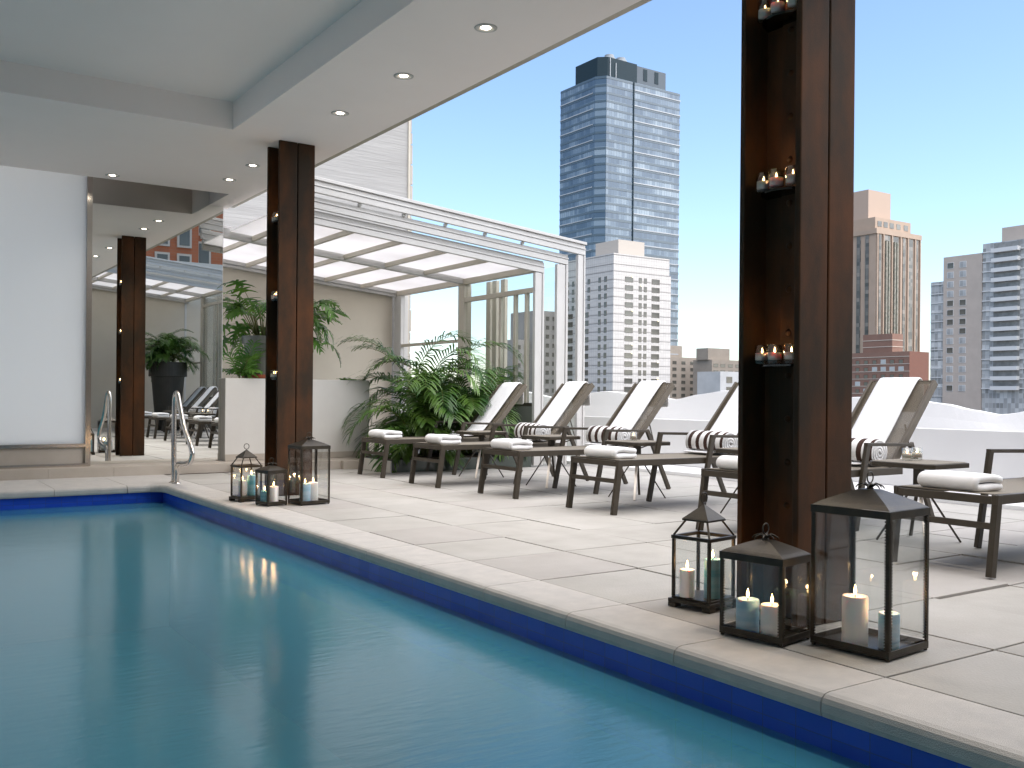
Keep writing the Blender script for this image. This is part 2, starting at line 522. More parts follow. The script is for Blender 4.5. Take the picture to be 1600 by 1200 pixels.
def coping_strip(p, path, nrm, back):
    prof = ((0.045, 0.0), (0.022, -0.004), (0.008, -0.014), (0.001, -0.030), (0.0, -0.060), (0.006, -0.078))
    rings = []
    for P, n, B in zip(path, nrm, back):
        P, n, B = Vector(P), Vector(n), Vector(B)
        ring = [(B.x, B.y, 0.0)] + [(P.x + n.x*d, P.y + n.y*d, z) for d, z in prof] + [(B.x, B.y, -0.078)]
        rings.append([p.bm.verts.new(q) for q in ring])
    for a, b in zip(rings, rings[1:]):
        for k in range(len(a)):
            p.face([a[k], a[(k+1) % len(a)], b[(k+1) % len(a)], b[k]])
    p.face(rings[0]); p.face(rings[-1][::-1])
p = MB()
g = 0.0025
for j in range(len(ys) - 1):
    if ys[j+1] > 10.75: break
    y0, y1 = ys[j] + g, ys[j+1] - g
    coping_strip(p, [(2.695, y0), (2.695, y1)], [(1, 0)] * 2, [(3.048, y0), (3.048, y1)])
    ylast = ys[j+1]
for i in range(1, 12):
    x1 = 3.055 - G * i - g; x0 = 3.055 - G * (i + 1) + g
    coping_strip(p, [(x0, 10.86), (x1, 10.86)], [(0, 1)] * 2, [(x0, 12.5), (x1, 12.5)])
# rounded corner slab
rc = 0.16
cx, cy = 2.695 - rc, 10.86 - rc
path = [(2.695, ylast + g)]; nr = [(1, 0)]; bk = [(3.048, ylast + g)]
for k in range(0, 7):
    a = R(90 * k / 6)
    path.append((cx + rc * math.cos(a), cy + rc * math.sin(a))); nr.append((math.cos(a), math.sin(a)))
    bx = 3.048 if k < 5 else 2.345 + (6 - k) * 0.35
    by = (10.9, 11.2, 11.5, 11.9, 12.5, 12.5, 12.5)[k]
    bk.append((bx, by))
path.append((2.345, 10.86)); nr.append((0, 1)); bk.append((2.343, 12.5))
coping_strip(p, path, nr, bk)
tag(p.build('coping', M['coping']), kind='structure')
p = MB()
p.box(PX0 - 0.4, 3.04, 10.92, 12.6, -0.3, -0.084)
p.box(2.74, 3.04, -9, 10.92, -0.3, -0.084)
tag(p.build('coping_bed', M['grout']), kind='structure')
p = MB()
p.box(-9, PX0 - 0.02, -9, 12.6, -0.3, 0.0)
p.box(PX0 - 0.02, 3.04, -9, PY0 - 0.02, -0.3, 0.0)
tag(p.build('hall_floor', M['coping']), kind='structure')

# ------------------------------------------------------------------ ceiling with its recess
CZ = 3.5
p = MB()
p.box(2.86, 4.03, -9, 11.93, CZ, 3.95)                # outer band over the columns
p.box(-6.4, 2.86, 9.0, 11.93, CZ, 3.95)                 # band in front of the mirror
p.box(3.75, 4.03, 11.93, 12.9, CZ, 3.95)
p.box(-6.4, 3.75, 11.93, 13.2, 3.86, 3.95)              # slot above the mirror
p.box(-6.0, 2.86, -9, 9.0, 3.76, 3.95)
p.box(-6.4, -6.0, -9, 9.0, 3.42, 3.95)                  # recess
tag(p.build('ceiling', M['ceiling']), kind='structure')
p = MB()
p.box(4.032, 4.09, -9, 12.8, CZ + 0.004, 3.62)
tag(p.build('roof_edge_trim', M['trim']), 'brown grey metal trim running along the open edge of the ceiling', 'trim')
p = MB()
p.box(-6.5, 4.085, -9, 13.2, 3.955, 4.2)
tag(p.build('roof_slab', M['fascia']), kind='structure')

# ------------------------------------------------------------------ far wall: step, frosted window, mirror, low wall
YW = 12.75
p = MB()
for i in range(-3, 11):
    x1 = 3.9 - 0.715 * i; x0 = x1 - 0.712
    p.box(x0, x1, 12.18 - max(0, -i) * 0.08, 12.74 if i >= 0 else 12.58, 0.0, 0.112)
tag(p.build('wall_step', M['beige']), 'low beige tiled step running below the mirror and the frosted window', 'step')
t = empty('mirror_wall', (0, 0, 0), 0, 'tall wall mirror reflecting the deck, palm and brown column', 'mirror')
p = MB()
p.poly([(2.25, YW, 0.0), (3.745, YW, 0.0), (3.745, YW, 3.84), (2.25, YW, 3.84)])
p.poly([(3.745, YW, 0.0), (3.93, YW, 0.0), (3.93, YW, CZ), (3.745, YW, CZ)])
p.build('mirror_glass', M['mirror'], t)
p = MB()
p.box(2.25, 3.94, YW + 0.01, YW + 0.14, 0.0, 3.84)
p.build('backing_wall', M['white'], t)

t = empty('frosted_window', (0, 0, 0), 0, 'big frosted glass window panel left of the mirror', 'window')
p = MB()
p.box(-6.1, 2.20, 12.50, 12.512, 0.385, 3.84)
p.build('frosted_pane', M['frost'], t)
p = MB()
p.box(2.20, 2.26, 12.46, 12.74, 0.112, 3.84)
p.box(-8.5, 2.20, 12.46, 12.56, 0.345, 0.385)
p.build('metal_frame', M['steel'], t)
p = MB()
p.box(-8.5, 2.20, 12.49, 12.60, 0.13, 0.345)
p.build('sill_panel', M['beige'], t)
p = MB()
p.box(-8.5, 2.24, 12.42, 12.49, 0.112, 0.150)
p.build('sliding_track', M['steel'], t)

t = empty('low_wall', (0, 0, 0), 0, 'waist high white low wall behind the far column, carrying potted plants', 'wall')
p = MB()
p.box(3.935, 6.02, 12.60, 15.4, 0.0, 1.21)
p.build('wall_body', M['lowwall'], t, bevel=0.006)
p = MB()
p.box(3.935, 6.03, 12.585, 12.599, 0.115, 0.20)
p.build('skirting', M['beige'], t)

# unseen side glazing added as fill light, then the hall's near end wall
t = empty('fill_light_glazing', (-6.2, 0, 0), 0, 'unseen frosted glazing added beside the pool as fill light for the hall', 'window')
for k in range(7):
    p = MB(); p.box(0, 0.012, -8.9 + 3.05 * k, -5.9 + 3.05 * k, 0.25, 3.42); p.build('frosted_pane', M['frost'], t)
    p = MB(); p.box(-0.03, 0.04, -5.9 + 3.05 * k, -5.85 + 3.05 * k, 0.25, 3.42); p.build('metal_frame', M['steel'], t)
p = MB(); p.box(-0.1, 0.1, -8.9, 12.4, 0, 0.25); p.build('sill_wall', M['beige'], t)
p = MB(); p.box(-14, -6.35, -9, 12.6, -0.2, -0.05)  # white floor added outside the fill glazing to brighten it
tag(p.build('side_bounce_floor', M['white']), kind='structure')
t = tag(MB().box(-9, 3.0, -9.2, -9.0, 0, 3.95).build('hall_end_wall', M['white']), 'plain white inner wall at the near end of the pool hall', 'wall')

p = MB(); p.box(-14, 3.19, 12.65, 22, -0.2, -0.05)  # sunlit white floor added behind the frosted window to brighten its pane
tag(p.build('rear_bounce_floor', M['white']), kind='structure')
tag(MB().box(-14, 3.19, 20, 20.2, -0.05, 6).build('rear_bounce_wall', M['white']), 'unseen white wall added behind the frosted window to bounce light through it', 'wall')  # unseen reflector wall, added so more sunlight reaches the frosted pane

# concrete flank of the next building, cream wall below the canopy
t = empty('concrete_building', (0, 0, 0), 0, 'white board marked concrete building flank rising behind the glass canopy', 'building')
def conc_mat():
    m = mat('board_marked_concrete', (0.37, 0.36, 0.345), 0.85, col2=(0.29, 0.283, 0.27), scale=2.2, bump=0.9, bscale=7, stretch=(0.25, 1, 4), contrast=(0.3, 0.85))
    return m
p = MB()
p.box(3.2, 8.24, 15.58, 24, -30, 14)
p.build('wall', conc_mat(), t)
p = MB()
zz = -1
while zz < 13.5:
    hh = rnd.uniform(0.15, 0.5)
    p.box(8.24, 8.24 + rnd.uniform(0.015, 0.05), 15.60, 15.75, zz, zz + hh - 0.03)
    zz += hh
p.build('quoin', M['beige'], t)
p = MB()
p.box(8.17, 8.21, 15.55, 15.58, -1, 14)
p.build('corner_strip', M['tanpaint'], t)
t = tag(MB().box(3.0, 7.84, 15.5, 15.575, 0, 3.25).build('cream_wall', M['cream']), 'plain cream rendered wall under the sloping canopy', 'wall')

# ------------------------------------------------------------------ retractable glass canopy
def canopy(yf, yb, dz, x0, label, group):
    """yf: open front, yb: back wall"""
    s = 1 if yb > yf else -1
    t = empty('glass_canopy', (x0, yf, 0), 0, label, 'canopy', group)
    o = V(x0, yf, 0)
    def B(): return MB()
    def fin(p, name, m, bevel=0.0):
        bmesh.ops.translate(p.bm, verts=p.bm.verts[:], vec=-o)
        return p.build(name, m, t, bevel=bevel)
    zin = lambda x: 3.10 - 0.095 * (x - 4.52) + dz
    # inner sloping beams
    def slope_beam(p, xa, xb, y, up, h, wd):
        ya, yb_ = sorted((y, y + s * wd))
        za, zb = zin(xa) + up, zin(xb) + up
        v = [p.bm.verts.new(q) for q in ((xa,ya,za),(xb,ya,zb),(xb,yb_,zb),(xa,yb_,za),(xa,ya,za+h),(xb,ya,zb+h),(xb,yb_,zb+h),(xa,yb_,za+h))]
        for f in ((0,3,2,1),(4,5,6,7),(0,1,5,4),(1,2,6,5),(2,3,7,6),(3,0,4,7)):
            p.face([v[i] for i in f])
    # front: three nested frames, each a beam and a post
    for k, (up, xe, pw) in enumerate(((0.0, 8.03, 0.16), (0.175, 8.40, 0.20), (0.35, 8.655, 0.135))):
        p = B()
        y = yf - s * 0.075 * k
        slope_beam(p, x0, xe, y, up, 0.075, 0.06)
        slope_beam(p, x0, xe, y - s * 0.012, up + 0.078, 0.02, 0.085)
        slope_beam(p, x0, xe, y + s * 0.01, up + 0.101, 0.045 if k != 1 else 0.04, 0.05)
        if k == 0: slope_beam(p, x0, xe, y + s * 0.03, up + 0.148, 0.024, 0.04)
        if k == 2:
            slope_beam(p, x0, xe + 0.01, y - s * 0.02, up + 0.149, 0.04, 0.10)
        fin(p, 'sloping_beam', M['whitepaint'], 0.004)
        p = B()
        ya, yb2 = sorted((y, y + s * 0.06))
        top = zin(xe) + up - 0.002
        p.box(xe - pw, xe - pw * 0.55, ya, yb2, 0.02, top)
        p.box(xe - pw * 0.52, xe - pw * 0.22, ya + 0.012 * s, yb2, 0.02, top)
        p.box(xe - pw * 0.19, xe, ya, yb2, 0.02, top)
        fin(p, 'post', M['whitepaint'], 0.003)
        # short side pane of each nested frame
        p = B()
        ya, yb2 = sorted((y + s * 0.07, y + s * 0.7))
        if k:
            p.box(xe - 0.03, xe - 0.022, ya, yb2, 0.1, top)
            fin(p, 'side_pane', M['glass'])
    # clips between the beams
    p = B()
    x = x0 + 0.35
    while x < 8.0:
        yy = yf - s * 0.10
        ya, yb2 = sorted((yy, yy + s * 0.05))
        p.box(x, x + 0.035, ya, yb2, zin(x) + 0.315, zin(x) + 0.352)
        x += 0.62
    fin(p, 'clip', M['fascia'])
    # mid and back beams, end trim
    ym = yf + s * 1.96
    for (y, up, h, wd) in ((ym, 0.0, 0.055, 0.10), (ym + s*0.015, 0.058, 0.075, 0.07), (yb - s * 0.10, -0.02, 0.05, 0.08), (yb - s * 0.13, 0.033, 0.09, 0.11)):
        p = B()
        slope_beam(p, x0 if y == yf else x0 - (0.7 if s > 0 else 0), 8.0, y, up, h, wd)
        fin(p, 'cross_beam', M['whitepaint'], 0.003)
    # purlins along the depth
    for x in (7.17, 6.5, 5.83, 5.13, 4.45):
        if x < x0 + .05: continue
        p = B()
        ya, yb2 = sorted((yf + s * 0.062, yb - s * 0.14))
        p.box(x - 0.022, x + 0.022, ya, yb2, zin(x) + 0.020, zin(x) + 0.085)
        fin(p, 'purlin', M['tanpaint'], 0.003)
    if s > 0:
        p = B(); x = 3.75
        p.box(x - 0.032, x + 0.032, 12.95, yb - 0.14, zin(x) + 0.006, zin(x) + 0.085)
        fin(p, 'purlin', M['tanpaint'], 0.003)
    # opal roof sheets
    edges = [x0, 4.45, 5.13, 5.83, 6.5, 7.17, 7.9]
    for xa, xb in zip(edges, edges[1:]):
        for ya, yb2 in ((yf + s*0.08, ym), (ym + s*0.11, yb - s*0.02)):
            p = B()
            lo, hi = sorted((ya, yb2))
            if xb - xa < 0.05: continue
            za, zb = zin(xa) + 0.09, zin(xb) + 0.09
            v = [p.bm.verts.new(q) for q in ((xa+.01,lo,za),(xb-.01,lo,zb),(xb-.01,hi,zb),(xa+.01,hi,za),(xa+.01,lo,za+.012),(xb-.01,lo,zb+.012),(xb-.01,hi,zb+.012),(xa+.01,hi,za+.012))]
            for f in ((0,3,2,1),(4,5,6,7),(0,1,5,4),(1,2,6,5),(2,3,7,6),(3,0,4,7)):
                p.face([v[i] for i in f])
            fin(p, 'roof_sheet', M['poly'])
    if s > 0:
        p = B()
        p.box(3.2, x0, 12.95, yb - 0.02, zin(3.7) + 0.09, zin(3.7) + 0.10)
        fin(p, 'roof_sheet', M['poly'])
    # eaves and side wall at x = 7.87
    ze = zin(7.87)
    p = B()
    ya, yb2 = sorted((yf + s * 0.08, yb - s * 0.02))
    p.box(7.86, 7.96, ya, yb2, ze - 0.005, ze + 0.08)
    fin(p, 'eaves_rail', M['tanpaint'], 0.003)
    for (q0, q1) in ((1.96, 2.14), (4.12, 4.38)):
        p = B()
        ya, yb2 = sorted((yf + s * q0, yf + s * min(q1, abs(yb - yf) - 0.02)))
        p.box(7.87, 7.93, ya, yb2, 0.0, ze)
        p.box(7.95, 8.03, ya + 0.03, yb2 - 0.03, 0.0, ze)
        fin(p, 'post', M['tanpaint'] if q0 < 2 else M['whitepaint'], 0.003)
    p = B()
    ya, yb2 = sorted((yf + s * 0.07, yf + s * 1.96))
    p.box(7.88, 7.94, ya, yb2, 2.49 + dz, 2.56 + dz)
    fin(p, 'transom', M['tanpaint'], 0.003)
    p = B(); p.box(7.88, 7.94, ya, yb2, 0.86, 0.91)
    fin(p, 'sill_rail', M['dkpot'], 0.003)
    for q0 in (0.24, 0.53, 0.92):
        p = B()
        ya, yb2 = sorted((yf + s * q0, yf + s * (q0 + 0.055)))
        p.box(7.89, 7.945, ya, yb2, 0.91, 2.49 + dz)
        fin(p, 'mullion', M['tanpaint'], 0.002)
    p = B()
    ya, yb2 = sorted((yf + s * 0.07, yf + s * 1.96))
    p.box(7.905, 7.913, ya, yb2, 0.91, ze - 0.01)
    fin(p, 'side_pane', M['glass'])
    p = B()
    p.box(7.88, 7.94, ya, yb2, 0.05, 0.86)
    fin(p, 'kick_panel', M['gpanel'])
    p = B()
    ya, yb2 = sorted((yf + s * 2.14, yf + s * 4.12))
    p.box(7.88, 7.94, ya, yb2, 1.86, 1.91)
    fin(p, 'rail', M['tanpaint'], 0.003)
    # folded shutters standing outside
    for q0 in (1.36, 1.60, 1.78):
        p = B()
        ya, yb2 = sorted((yf + s * q0, yf + s * (q0 + 0.12)))
        p.box(8.25, 8.31, ya, yb2, 0.0, ze + 0.05)
        fin(p, 'shutter', M['tanpaint'], 0.004)
    return t
canopy(11.10, 15.5, 0.0, 4.12, 'sloping white framed glass canopy over the far end of the deck', 'glass canopies')
canopy(0.1, -3.7, 0.95, 4.6, 'white framed glass canopy seen only in the mirror, above the reflected palm', 'glass canopies')
tag(MB().box(4.3, 9.5, -3.85, -3.7, 0, 4.3).build('cream_wall', M['cream']), 'cream wall reflected in the mirror behind the palm in its dark pot', 'wall')
tag(MB().box(2.0, 20, -5.2, -4.9, 0, 5.1).build('grey_parapet', M['fascia']), 'dark grey parapet reflected in the mirror below the brick building', 'parapet')

# threshold planter
t = empty('planter_box', (6.7, 12, 0), 0, 'low dark glossy planter box on the deck under the palms', 'planter')
p = MB(); p.box(-1.07, 1.15, -0.87, 0.0, 0.0, 0.16); p.build('box', M['dkpanel'], t, bevel=0.004)
p = MB(); p.box(-1.03, 1.11, -0.83, -0.03, 0.155, 0.175); p.build('soil', M['soil'], t)
p = MB(); p.box(-1.09, -1.072, -0.89, -0.02, 0.0, 0.15); p.build('side_board', M['lowwall'], t)

# ------------------------------------------------------------------ parapet with its wavy crest
t = empty('wavy_parapet', (9.5, 0, 0), 0, 'white parapet with a wavy crest along the deck edge, behind the loungers', 'parapet')
import bisect
WP = [(-8, 1.0), (-5.5, 1.08), (-3, .95), (-.5, 1.07), (1.5, .95), (3.6, 1.06), (4.3, 1.03), (5.025, .907), (5.20, .872), (5.33, .857), (5.65, .904), (5.93, .961), (6.6, 1.045), (7.0, 1.03), (7.6, 1.0), (8.3, 1.07), (8.8, 1.112), (9.1, 1.105), (9.62, 1.048), (10.07, .978), (10.5, 1.01), (11.04, 1.057), (11.6, 1.096), (12.15, 1.06), (12.9, .98), (14, 1.1), (15.5, 1.0), (17, 1.05)]
def crest(y):
    i = max(1, min(len(WP) - 1, bisect.bisect([q[0] for q in WP], y)))
    a, b = WP[i-1], WP[i]
    u = (y - a[0]) / (b[0] - a[0])
    u = u * u * (3 - 2 * u) * 0.55 + u * 0.45
    return a[1] + (b[1] - a[1]) * u
p = MB()
N = 300
rings = []
for i in range(N + 1):
    y = -8 + 25 * i / N
    c = crest(y)
    pr = ((0.0, 0.69), (0.015, 0.697), (0.055, 0.69 + (c - 0.69) * 0.45), (0.10, c - 0.004), (0.12, c), (0.20, c - 0.002), (0.22, 0.65))
    rings.append([p.bm.verts.new((q[0], y, q[1])) for q in pr])
for a, b in zip(rings, rings[1:]):
    for k in range(6): p.face([a[k], a[k+1], b[k+1], b[k]])
p.build('crest', M['white'], t)
p = MB(); p.box(0.0, 0.42, -8, 17, 0.05, 0.69); p.build('base_wall', mat('pale_grey_render', (0.74, 0.73, 0.715), 0.8, col2=(0.70, 0.69, 0.675), scale=1.0, bump=0.06), t)
p = MB(); p.box(-0.77, 0.42, -8, 17, -0.01, 0.045); p.build('kerb', M['white'], t, bevel=0.01)

# ------------------------------------------------------------------ steel columns
def column(x, y, label):
    t = empty('steel_column', (x, y, 0), 0, label, 'column', 'rusty steel columns at the pool edge')
    def two(y0, y1):
        for xa, xb in ((0, .186), (.194, .37)):
            p = MB(); p.box(xa, xb, y0, y1, 0, CZ); p.build('flange', M['rust'], t, bevel=0.006)
    two(0.0, 0.032)
    two(0.318, 0.35)
    p = MB()
    p.box(0.145, 0.165, 0.033, 0.317, 0, CZ - .001)
    p.box(0.128, 0.145, 0.033, 0.062, 0, CZ - .001)
    p.box(0.133, 0.145, 0.12, 0.22, 0, CZ - .001)
    p.box(0.225, 0.245, 0.033, 0.317, 0, CZ - .001)
    p.build('web', M['rust'], t, bevel=0.003)
    z = 0.12
    p0 = MB(); p0.lathe(((0, 0.014), (0.008, 0.012), (0.014, 0.006), (0.016, 0)), 12)
    riv = None
    while z < 3.45:
        if riv is None:
            riv = p0.build('rivet', M['rust'], t, smooth=True)
            rv = riv
        else:
            rv = riv.copy(); sc.collection.objects.link(rv)
        rv.location = (0.133, 0.17, z); rv.rotation_euler = (0, R(-90), 0); rv.parent = t
        z += 0.197
    for z in (1.145, 1.93, 2.715):
        p = MB()
        pts = [(0.145, 0.034)] + [(0.145 - 0.135 * math.sin(a) , 0.17 + 0.135 * math.cos(PI - a) ) for a in [PI * k / 14 for k in range(1, 14)]] + [(0.145, 0.316)]
        p.prism(pts, z, z + 0.010)
        p.build('shelf', M['shelfglass'], t)
    return t
COLN = (3.35, 2.746)
COLF = (3.35, 9.085)
column(*COLN, 'near rusty steel column standing between the big lanterns')
column(*COLF, 'far rusty steel column standing before the white low wall')
column(3.35, -3.6, 'rusty steel column reflected in the mirror beyond the near one')

# ------------------------------------------------------------------ candles
flame_me = None
def flame_part(parent, z, s=1.0):
    global flame_me
    if flame_me is None:
        p = MB()
        p.lathe(((0, 0), (0.0035, 0.003), (0.0058, 0.010), (0.0052, 0.018), (0.003, 0.028), (0.001, 0.036), (0, 0.039)), 10)
        o = p.build('flame', M['flame'], parent, smooth=True)
        flame_me = o.data
    else:
        o = bpy.data.objects.new('flame', flame_me); sc.collection.objects.link(o); o.parent = parent
    o.location = (0, 0, z); o.scale = (s, s, s)
    return o
def candle_light(loc, e, r=0.012):
    l = bpy.data.lights.new('candle_glow', 'POINT')
    l.energy = e; l.color = (1.0, 0.58, 0.27); l.shadow_soft_size = r
    o = bpy.data.objects.new('candle_glow', l); sc.collection.objects.link(o); o.location = loc

tea_proto = None
def tealight(loc, label, group, s=1.0):
    global tea_proto
    if tea_proto is None:
        t = empty('tealight', (0, 0, 0))
        p = MB(); p.lathe(((0, 0.001), (0.029, 0.001), (0.031, 0.004), (0.031, 0.078), (0.0285, 0.078), (0.0285, 0.014), (0, 0.014)), 24)
        p.build('glass_cup', M['cupglass'], t, smooth=True)
        p = MB(); p.lathe(((0, 0.018), (0.0275, 0.018), (0.0275, 0.046), (0.024, 0.045), (0, 0.044)), 20); p.build('wax', M['wax'], t, smooth=True)
        flame_part(t, 0.045, 0.62)
        tea_proto = t
        KIDS[t.name] = kids(t)
        o = t
    else:
        o = tea_proto.copy(); sc.collection.objects.link(o)
        for c in KIDS[tea_proto.name]:
            d_ = c.copy(); sc.collection.objects.link(d_); d_.parent = o
    o.location = loc; o.scale = (s, s, s)
    tag(o, label, 'candle', group)
for (cx0, cy0), nm in ((COLN, 'near'), (COLF, 'far')):
    for zi, z in enumerate((1.156, 1.941, 2.726)):
        for j, (dx, dy) in enumerate(((0.052, 0.252), (0.040, 0.168), (0.052, 0.084))):
            pos = ('leftmost', 'middle', 'rightmost')[j]
            lv = ('lowest', 'middle', 'top')[zi]
            tealight((cx0 + dx, cy0 + dy, z), '%s glass tealight on the %s shelf of the %s rusty column' % (pos, lv, nm), 'tealights on the column shelves', 1.12)
        candle_light((cx0 + 0.04, cy0 + 0.165, z + 0.062), 0.30)

def pillar_candle(x, y, z, r, h, m, label):
    t = empty('pillar_candle', (x, y, z), 0, label, 'candle', 'pillar candles in the lanterns')
    p = MB(); p.lathe(((0, 0), (r * .98, 0), (r, 0.004), (r, h - 0.006), (r * .95, h), (r * .80, h - 0.001), (r * .55, h - 0.006), (0, h - 0.008)), 32)
    p.build('wax', m, t, smooth=True)
    p = MB(); p.tube([(0, 0, h - 0.01), (0.001, 0, h + 0.010)], 0.0016, 6); p.build('wick', M['wick'], t)
    flame_part(t, h + 0.006)
    candle_light((x, y, z + h + 0.035), 0.22, 0.01)

# ------------------------------------------------------------------ lanterns
def ring_pts(c, r, n=16, plane='XZ', a0=0):
    out = []
    for k in range(n):
        a = 2 * PI * k / n
        out.append((c[0] + r * math.cos(a), c[1], c[2] + r * math.sin(a)) if plane == 'XZ' else (c[0], c[1] + r * math.cos(a), c[2] + r * math.sin(a)))
    return out

def lantern_open(x, y, rz, s, label):
    """square lantern with open slanted struts and a small pyramid cap"""
    t = empty('lantern', (x, y, 0), rz, label, 'lantern', 'candle lanterns at the column feet')
    t.scale = (s, s, s)
    a = 0.108
    p = MB()
    b = a + 0.012
    for sx in (-1, 1):
        for sy in (-1, 1):
            p.box(*sorted((sx * b, sx * (b - 0.045))), *sorted((sy * b, sy * (b - 0.045))), 0, 0.022)
    p.box(-b, b, -b, b, 0.022, 0.040)
    p.box(-a, a, -a, a, 0.040, 0.050)
    p.build('base', M['bronze'], t, bevel=0.002)
    p = MB()
    for sx in (-1, 1):
        for sy in (-1, 1):
            p.box(*sorted((sx * a, sx * (a - 0.014))), *sorted((sy * a, sy * (a - 0.014))), 0.05, 0.325)
    for sx in (-1, 1):
        p.box(*sorted((sx * (a + 0.003), sx * (a - 0.014))), -a - .003, a + .003, 0.326, 0.342)
        p.box(-(a - 0.0145), a - 0.0145, *sorted((sx * (a + 0.003), sx * (a - 0.014))), 0.326, 0.342)
    c = 0.062
    for sx in (-1, 1):
        for sy in (-1, 1):
            p.bar((sx * (a - .006), sy * (a - .006), 0.342), (sx * c, sy * c, 0.412), 0.009, 0.009)
    p.build('frame', M['bronze'], t, bevel=0.001)
    p = MB()
    e = 0.074
    p.box(-e, e, -e, e, 0.412, 0.420)
    v = [p.bm.verts.new((sx * e, sy * e, 0.421)) for sx, sy in ((-1,-1),(1,-1),(1,1),(-1,1))]
    tp = p.bm.verts.new((0, 0, 0.492))
    for i in range(4): p.face([v[i], v[(i+1) % 4], tp])
    p.face(v[::-1])
    p.build('cap', M['bronze'], t)
    p = MB(); p.tube(ring_pts((0, 0, 0.520), 0.026, 20), 0.0032, 8, closed=True); p.build('ring', M['bronze'], t, smooth=True)
    for sx, sy in ((0, -1), (0, 1), (-1, 0), (1, 0)):
        p = MB(); q = a - 0.0075; r0 = a - 0.015
        if sx: p.box(*sorted((sx * q, sx * (q - .002))), -r0, r0, .051, .325)
        else: p.box(-r0, r0, *sorted((sy * q, sy * (q - .002))), .051, .325)
        p.build('pane', M['lglass'], t)
    return t

def lantern_box(x, y, rz, ax, ay, H, label, rise, holes=True):
    """rectangular glass lantern with a low hipped roof, bow finial and beaded edges"""
    t = empty('lantern', (x, y, 0), rz, label, 'lantern', 'candle lanterns at the column feet')
    p = MB()
    pw = 0.016
    for sx in (-1, 1):
        for sy in (-1, 1):
            p.lathe(((0, 0.0), (0.008, 0.002), (0.010, 0.006), (0.008, 0.011), (0, 0.012)), 10, (sx * (ax - .01), sy * (ay - .01), 0))
    p.box(-ax, ax, -ay, ay, 0.010, 0.018)
    for sx in (-1, 1):
        p.box(*sorted((sx * ax, sx * (ax - 0.006))), -ay, ay, 0.018, 0.040)
        p.box(-ax + .0065, ax - .0065, *sorted((sx * ay, sx * (ay - 0.006))), 0.018, 0.040)
    p.build('base', M['bronze'], t, bevel=0.0015)
    p = MB()
    for sx in (-1, 1):
        for sy in (-1, 1):
            p.box(*sorted((sx * ax, sx * (ax - 0.005))), *sorted((sy * (ay - .001), sy * (ay - pw))), 0.040, H - 0.03)
            p.box(*sorted((sx * (ax - .0055), sx * (ax - pw))), *sorted((sy * ay, sy * (ay - 0.005))), 0.040, H - 0.03)
    for sx in (-1, 1):
        p.box(*sorted((sx * (ax + .002), sx * (ax - 0.006))), -ay - .002, ay + .002, H - 0.03, H)
        p.box(-ax + .0065, ax - .0065, *sorted((sx * (ay + .002), sx * (ay - 0.006))), H - 0.03, H)
    p.build('frame', M['bronze'], t, bevel=0.001)
    if holes:       # beaded inner edges
        def bead(px, py, pz):
            p.box(px - .0032, px + .0032, py - .0032, py + .0032, pz - .0032, pz + .0032)
        for sx in (-1, 1):
            for sy in (-1, 1):
                p = MB()
                z = 0.050
                p.box(*sorted((sx * (ax - .001), sx * (ax - .004))), *sorted((sy * (ay - pw + .001), sy * (ay - pw - .0015))), 0.047, H - 0.031)
                while z < H - 0.034:
                    bead(sx * (ax - .0025), sy * (ay - pw - .0025), z)
                    bead(sx * (ax - pw - .0025), sy * (ay - .0025), z)
                    z += 0.0115
                p.build('beaded_edge', M['bronze'], t)
    p = MB()
    n = 6
    k0 = 0.20
    rings = []
    for i in range(n + 1):
        u = i / n
        f = 1 - u * (1 - k0)
        z = H + 0.001 + rise * (u ** 0.85)
        rings.append([p.bm.verts.new((sx * (ax - .003) * f, sy * (ay - .003) * f, z)) for sx, sy in ((-1,-1),(1,-1),(1,1),(-1,1))])
    for a_, b_ in zip(rings, rings[1:]):
        for i in range(4): p.face([a_[i], a_[(i+1) % 4], b_[(i+1) % 4], b_[i]])
    p.face(rings[0][::-1]); p.face(rings[-1])
    p.build('roof', M['bronze'], t)
    zt = H + rise
    p = MB()
    p.lathe(((0.012, zt - 0.002), (0.014, zt + 0.006), (0.008, zt + 0.012), (0.011, zt + 0.018), (0.005, zt + 0.026), (0, zt + 0.028)), 12)
    for a_ in (20, 70, 110, 160, 200, 250, 290, 340):
        ca, sa = math.cos(R(a_)), math.sin(R(a_))
        p.tube([(ca * .008, sa * .008, zt + .012), (ca * .028, sa * .028, zt + .024), (ca * .048, sa * .048, zt + .016), (ca * .056, sa * .056, zt + .006)], 0.0042, 6, r1=0.0022)
    p.build('bow_finial', M['bronze'], t, smooth=True)
    p = MB(); p.tube(ring_pts((0, 0, zt + 0.048), 0.022, 18), 0.0028, 8, closed=True); p.build('ring', M['bronze'], t, smooth=True)
    for sx, sy in ((0, -1), (0, 1), (-1, 0), (1, 0)):
        p = MB()
        if sx: p.box(*sorted((sx * (ax - .0062), sx * (ax - .0082))), -ay + .009, ay - .009, .047, H - .031)
        else: p.box(-ax + .009, ax - .009, *sorted((sy * (ay - .0062), sy * (ay - .0082))), .047, H - .031)
        p.build('pane', M['lglass'], t)
    return t

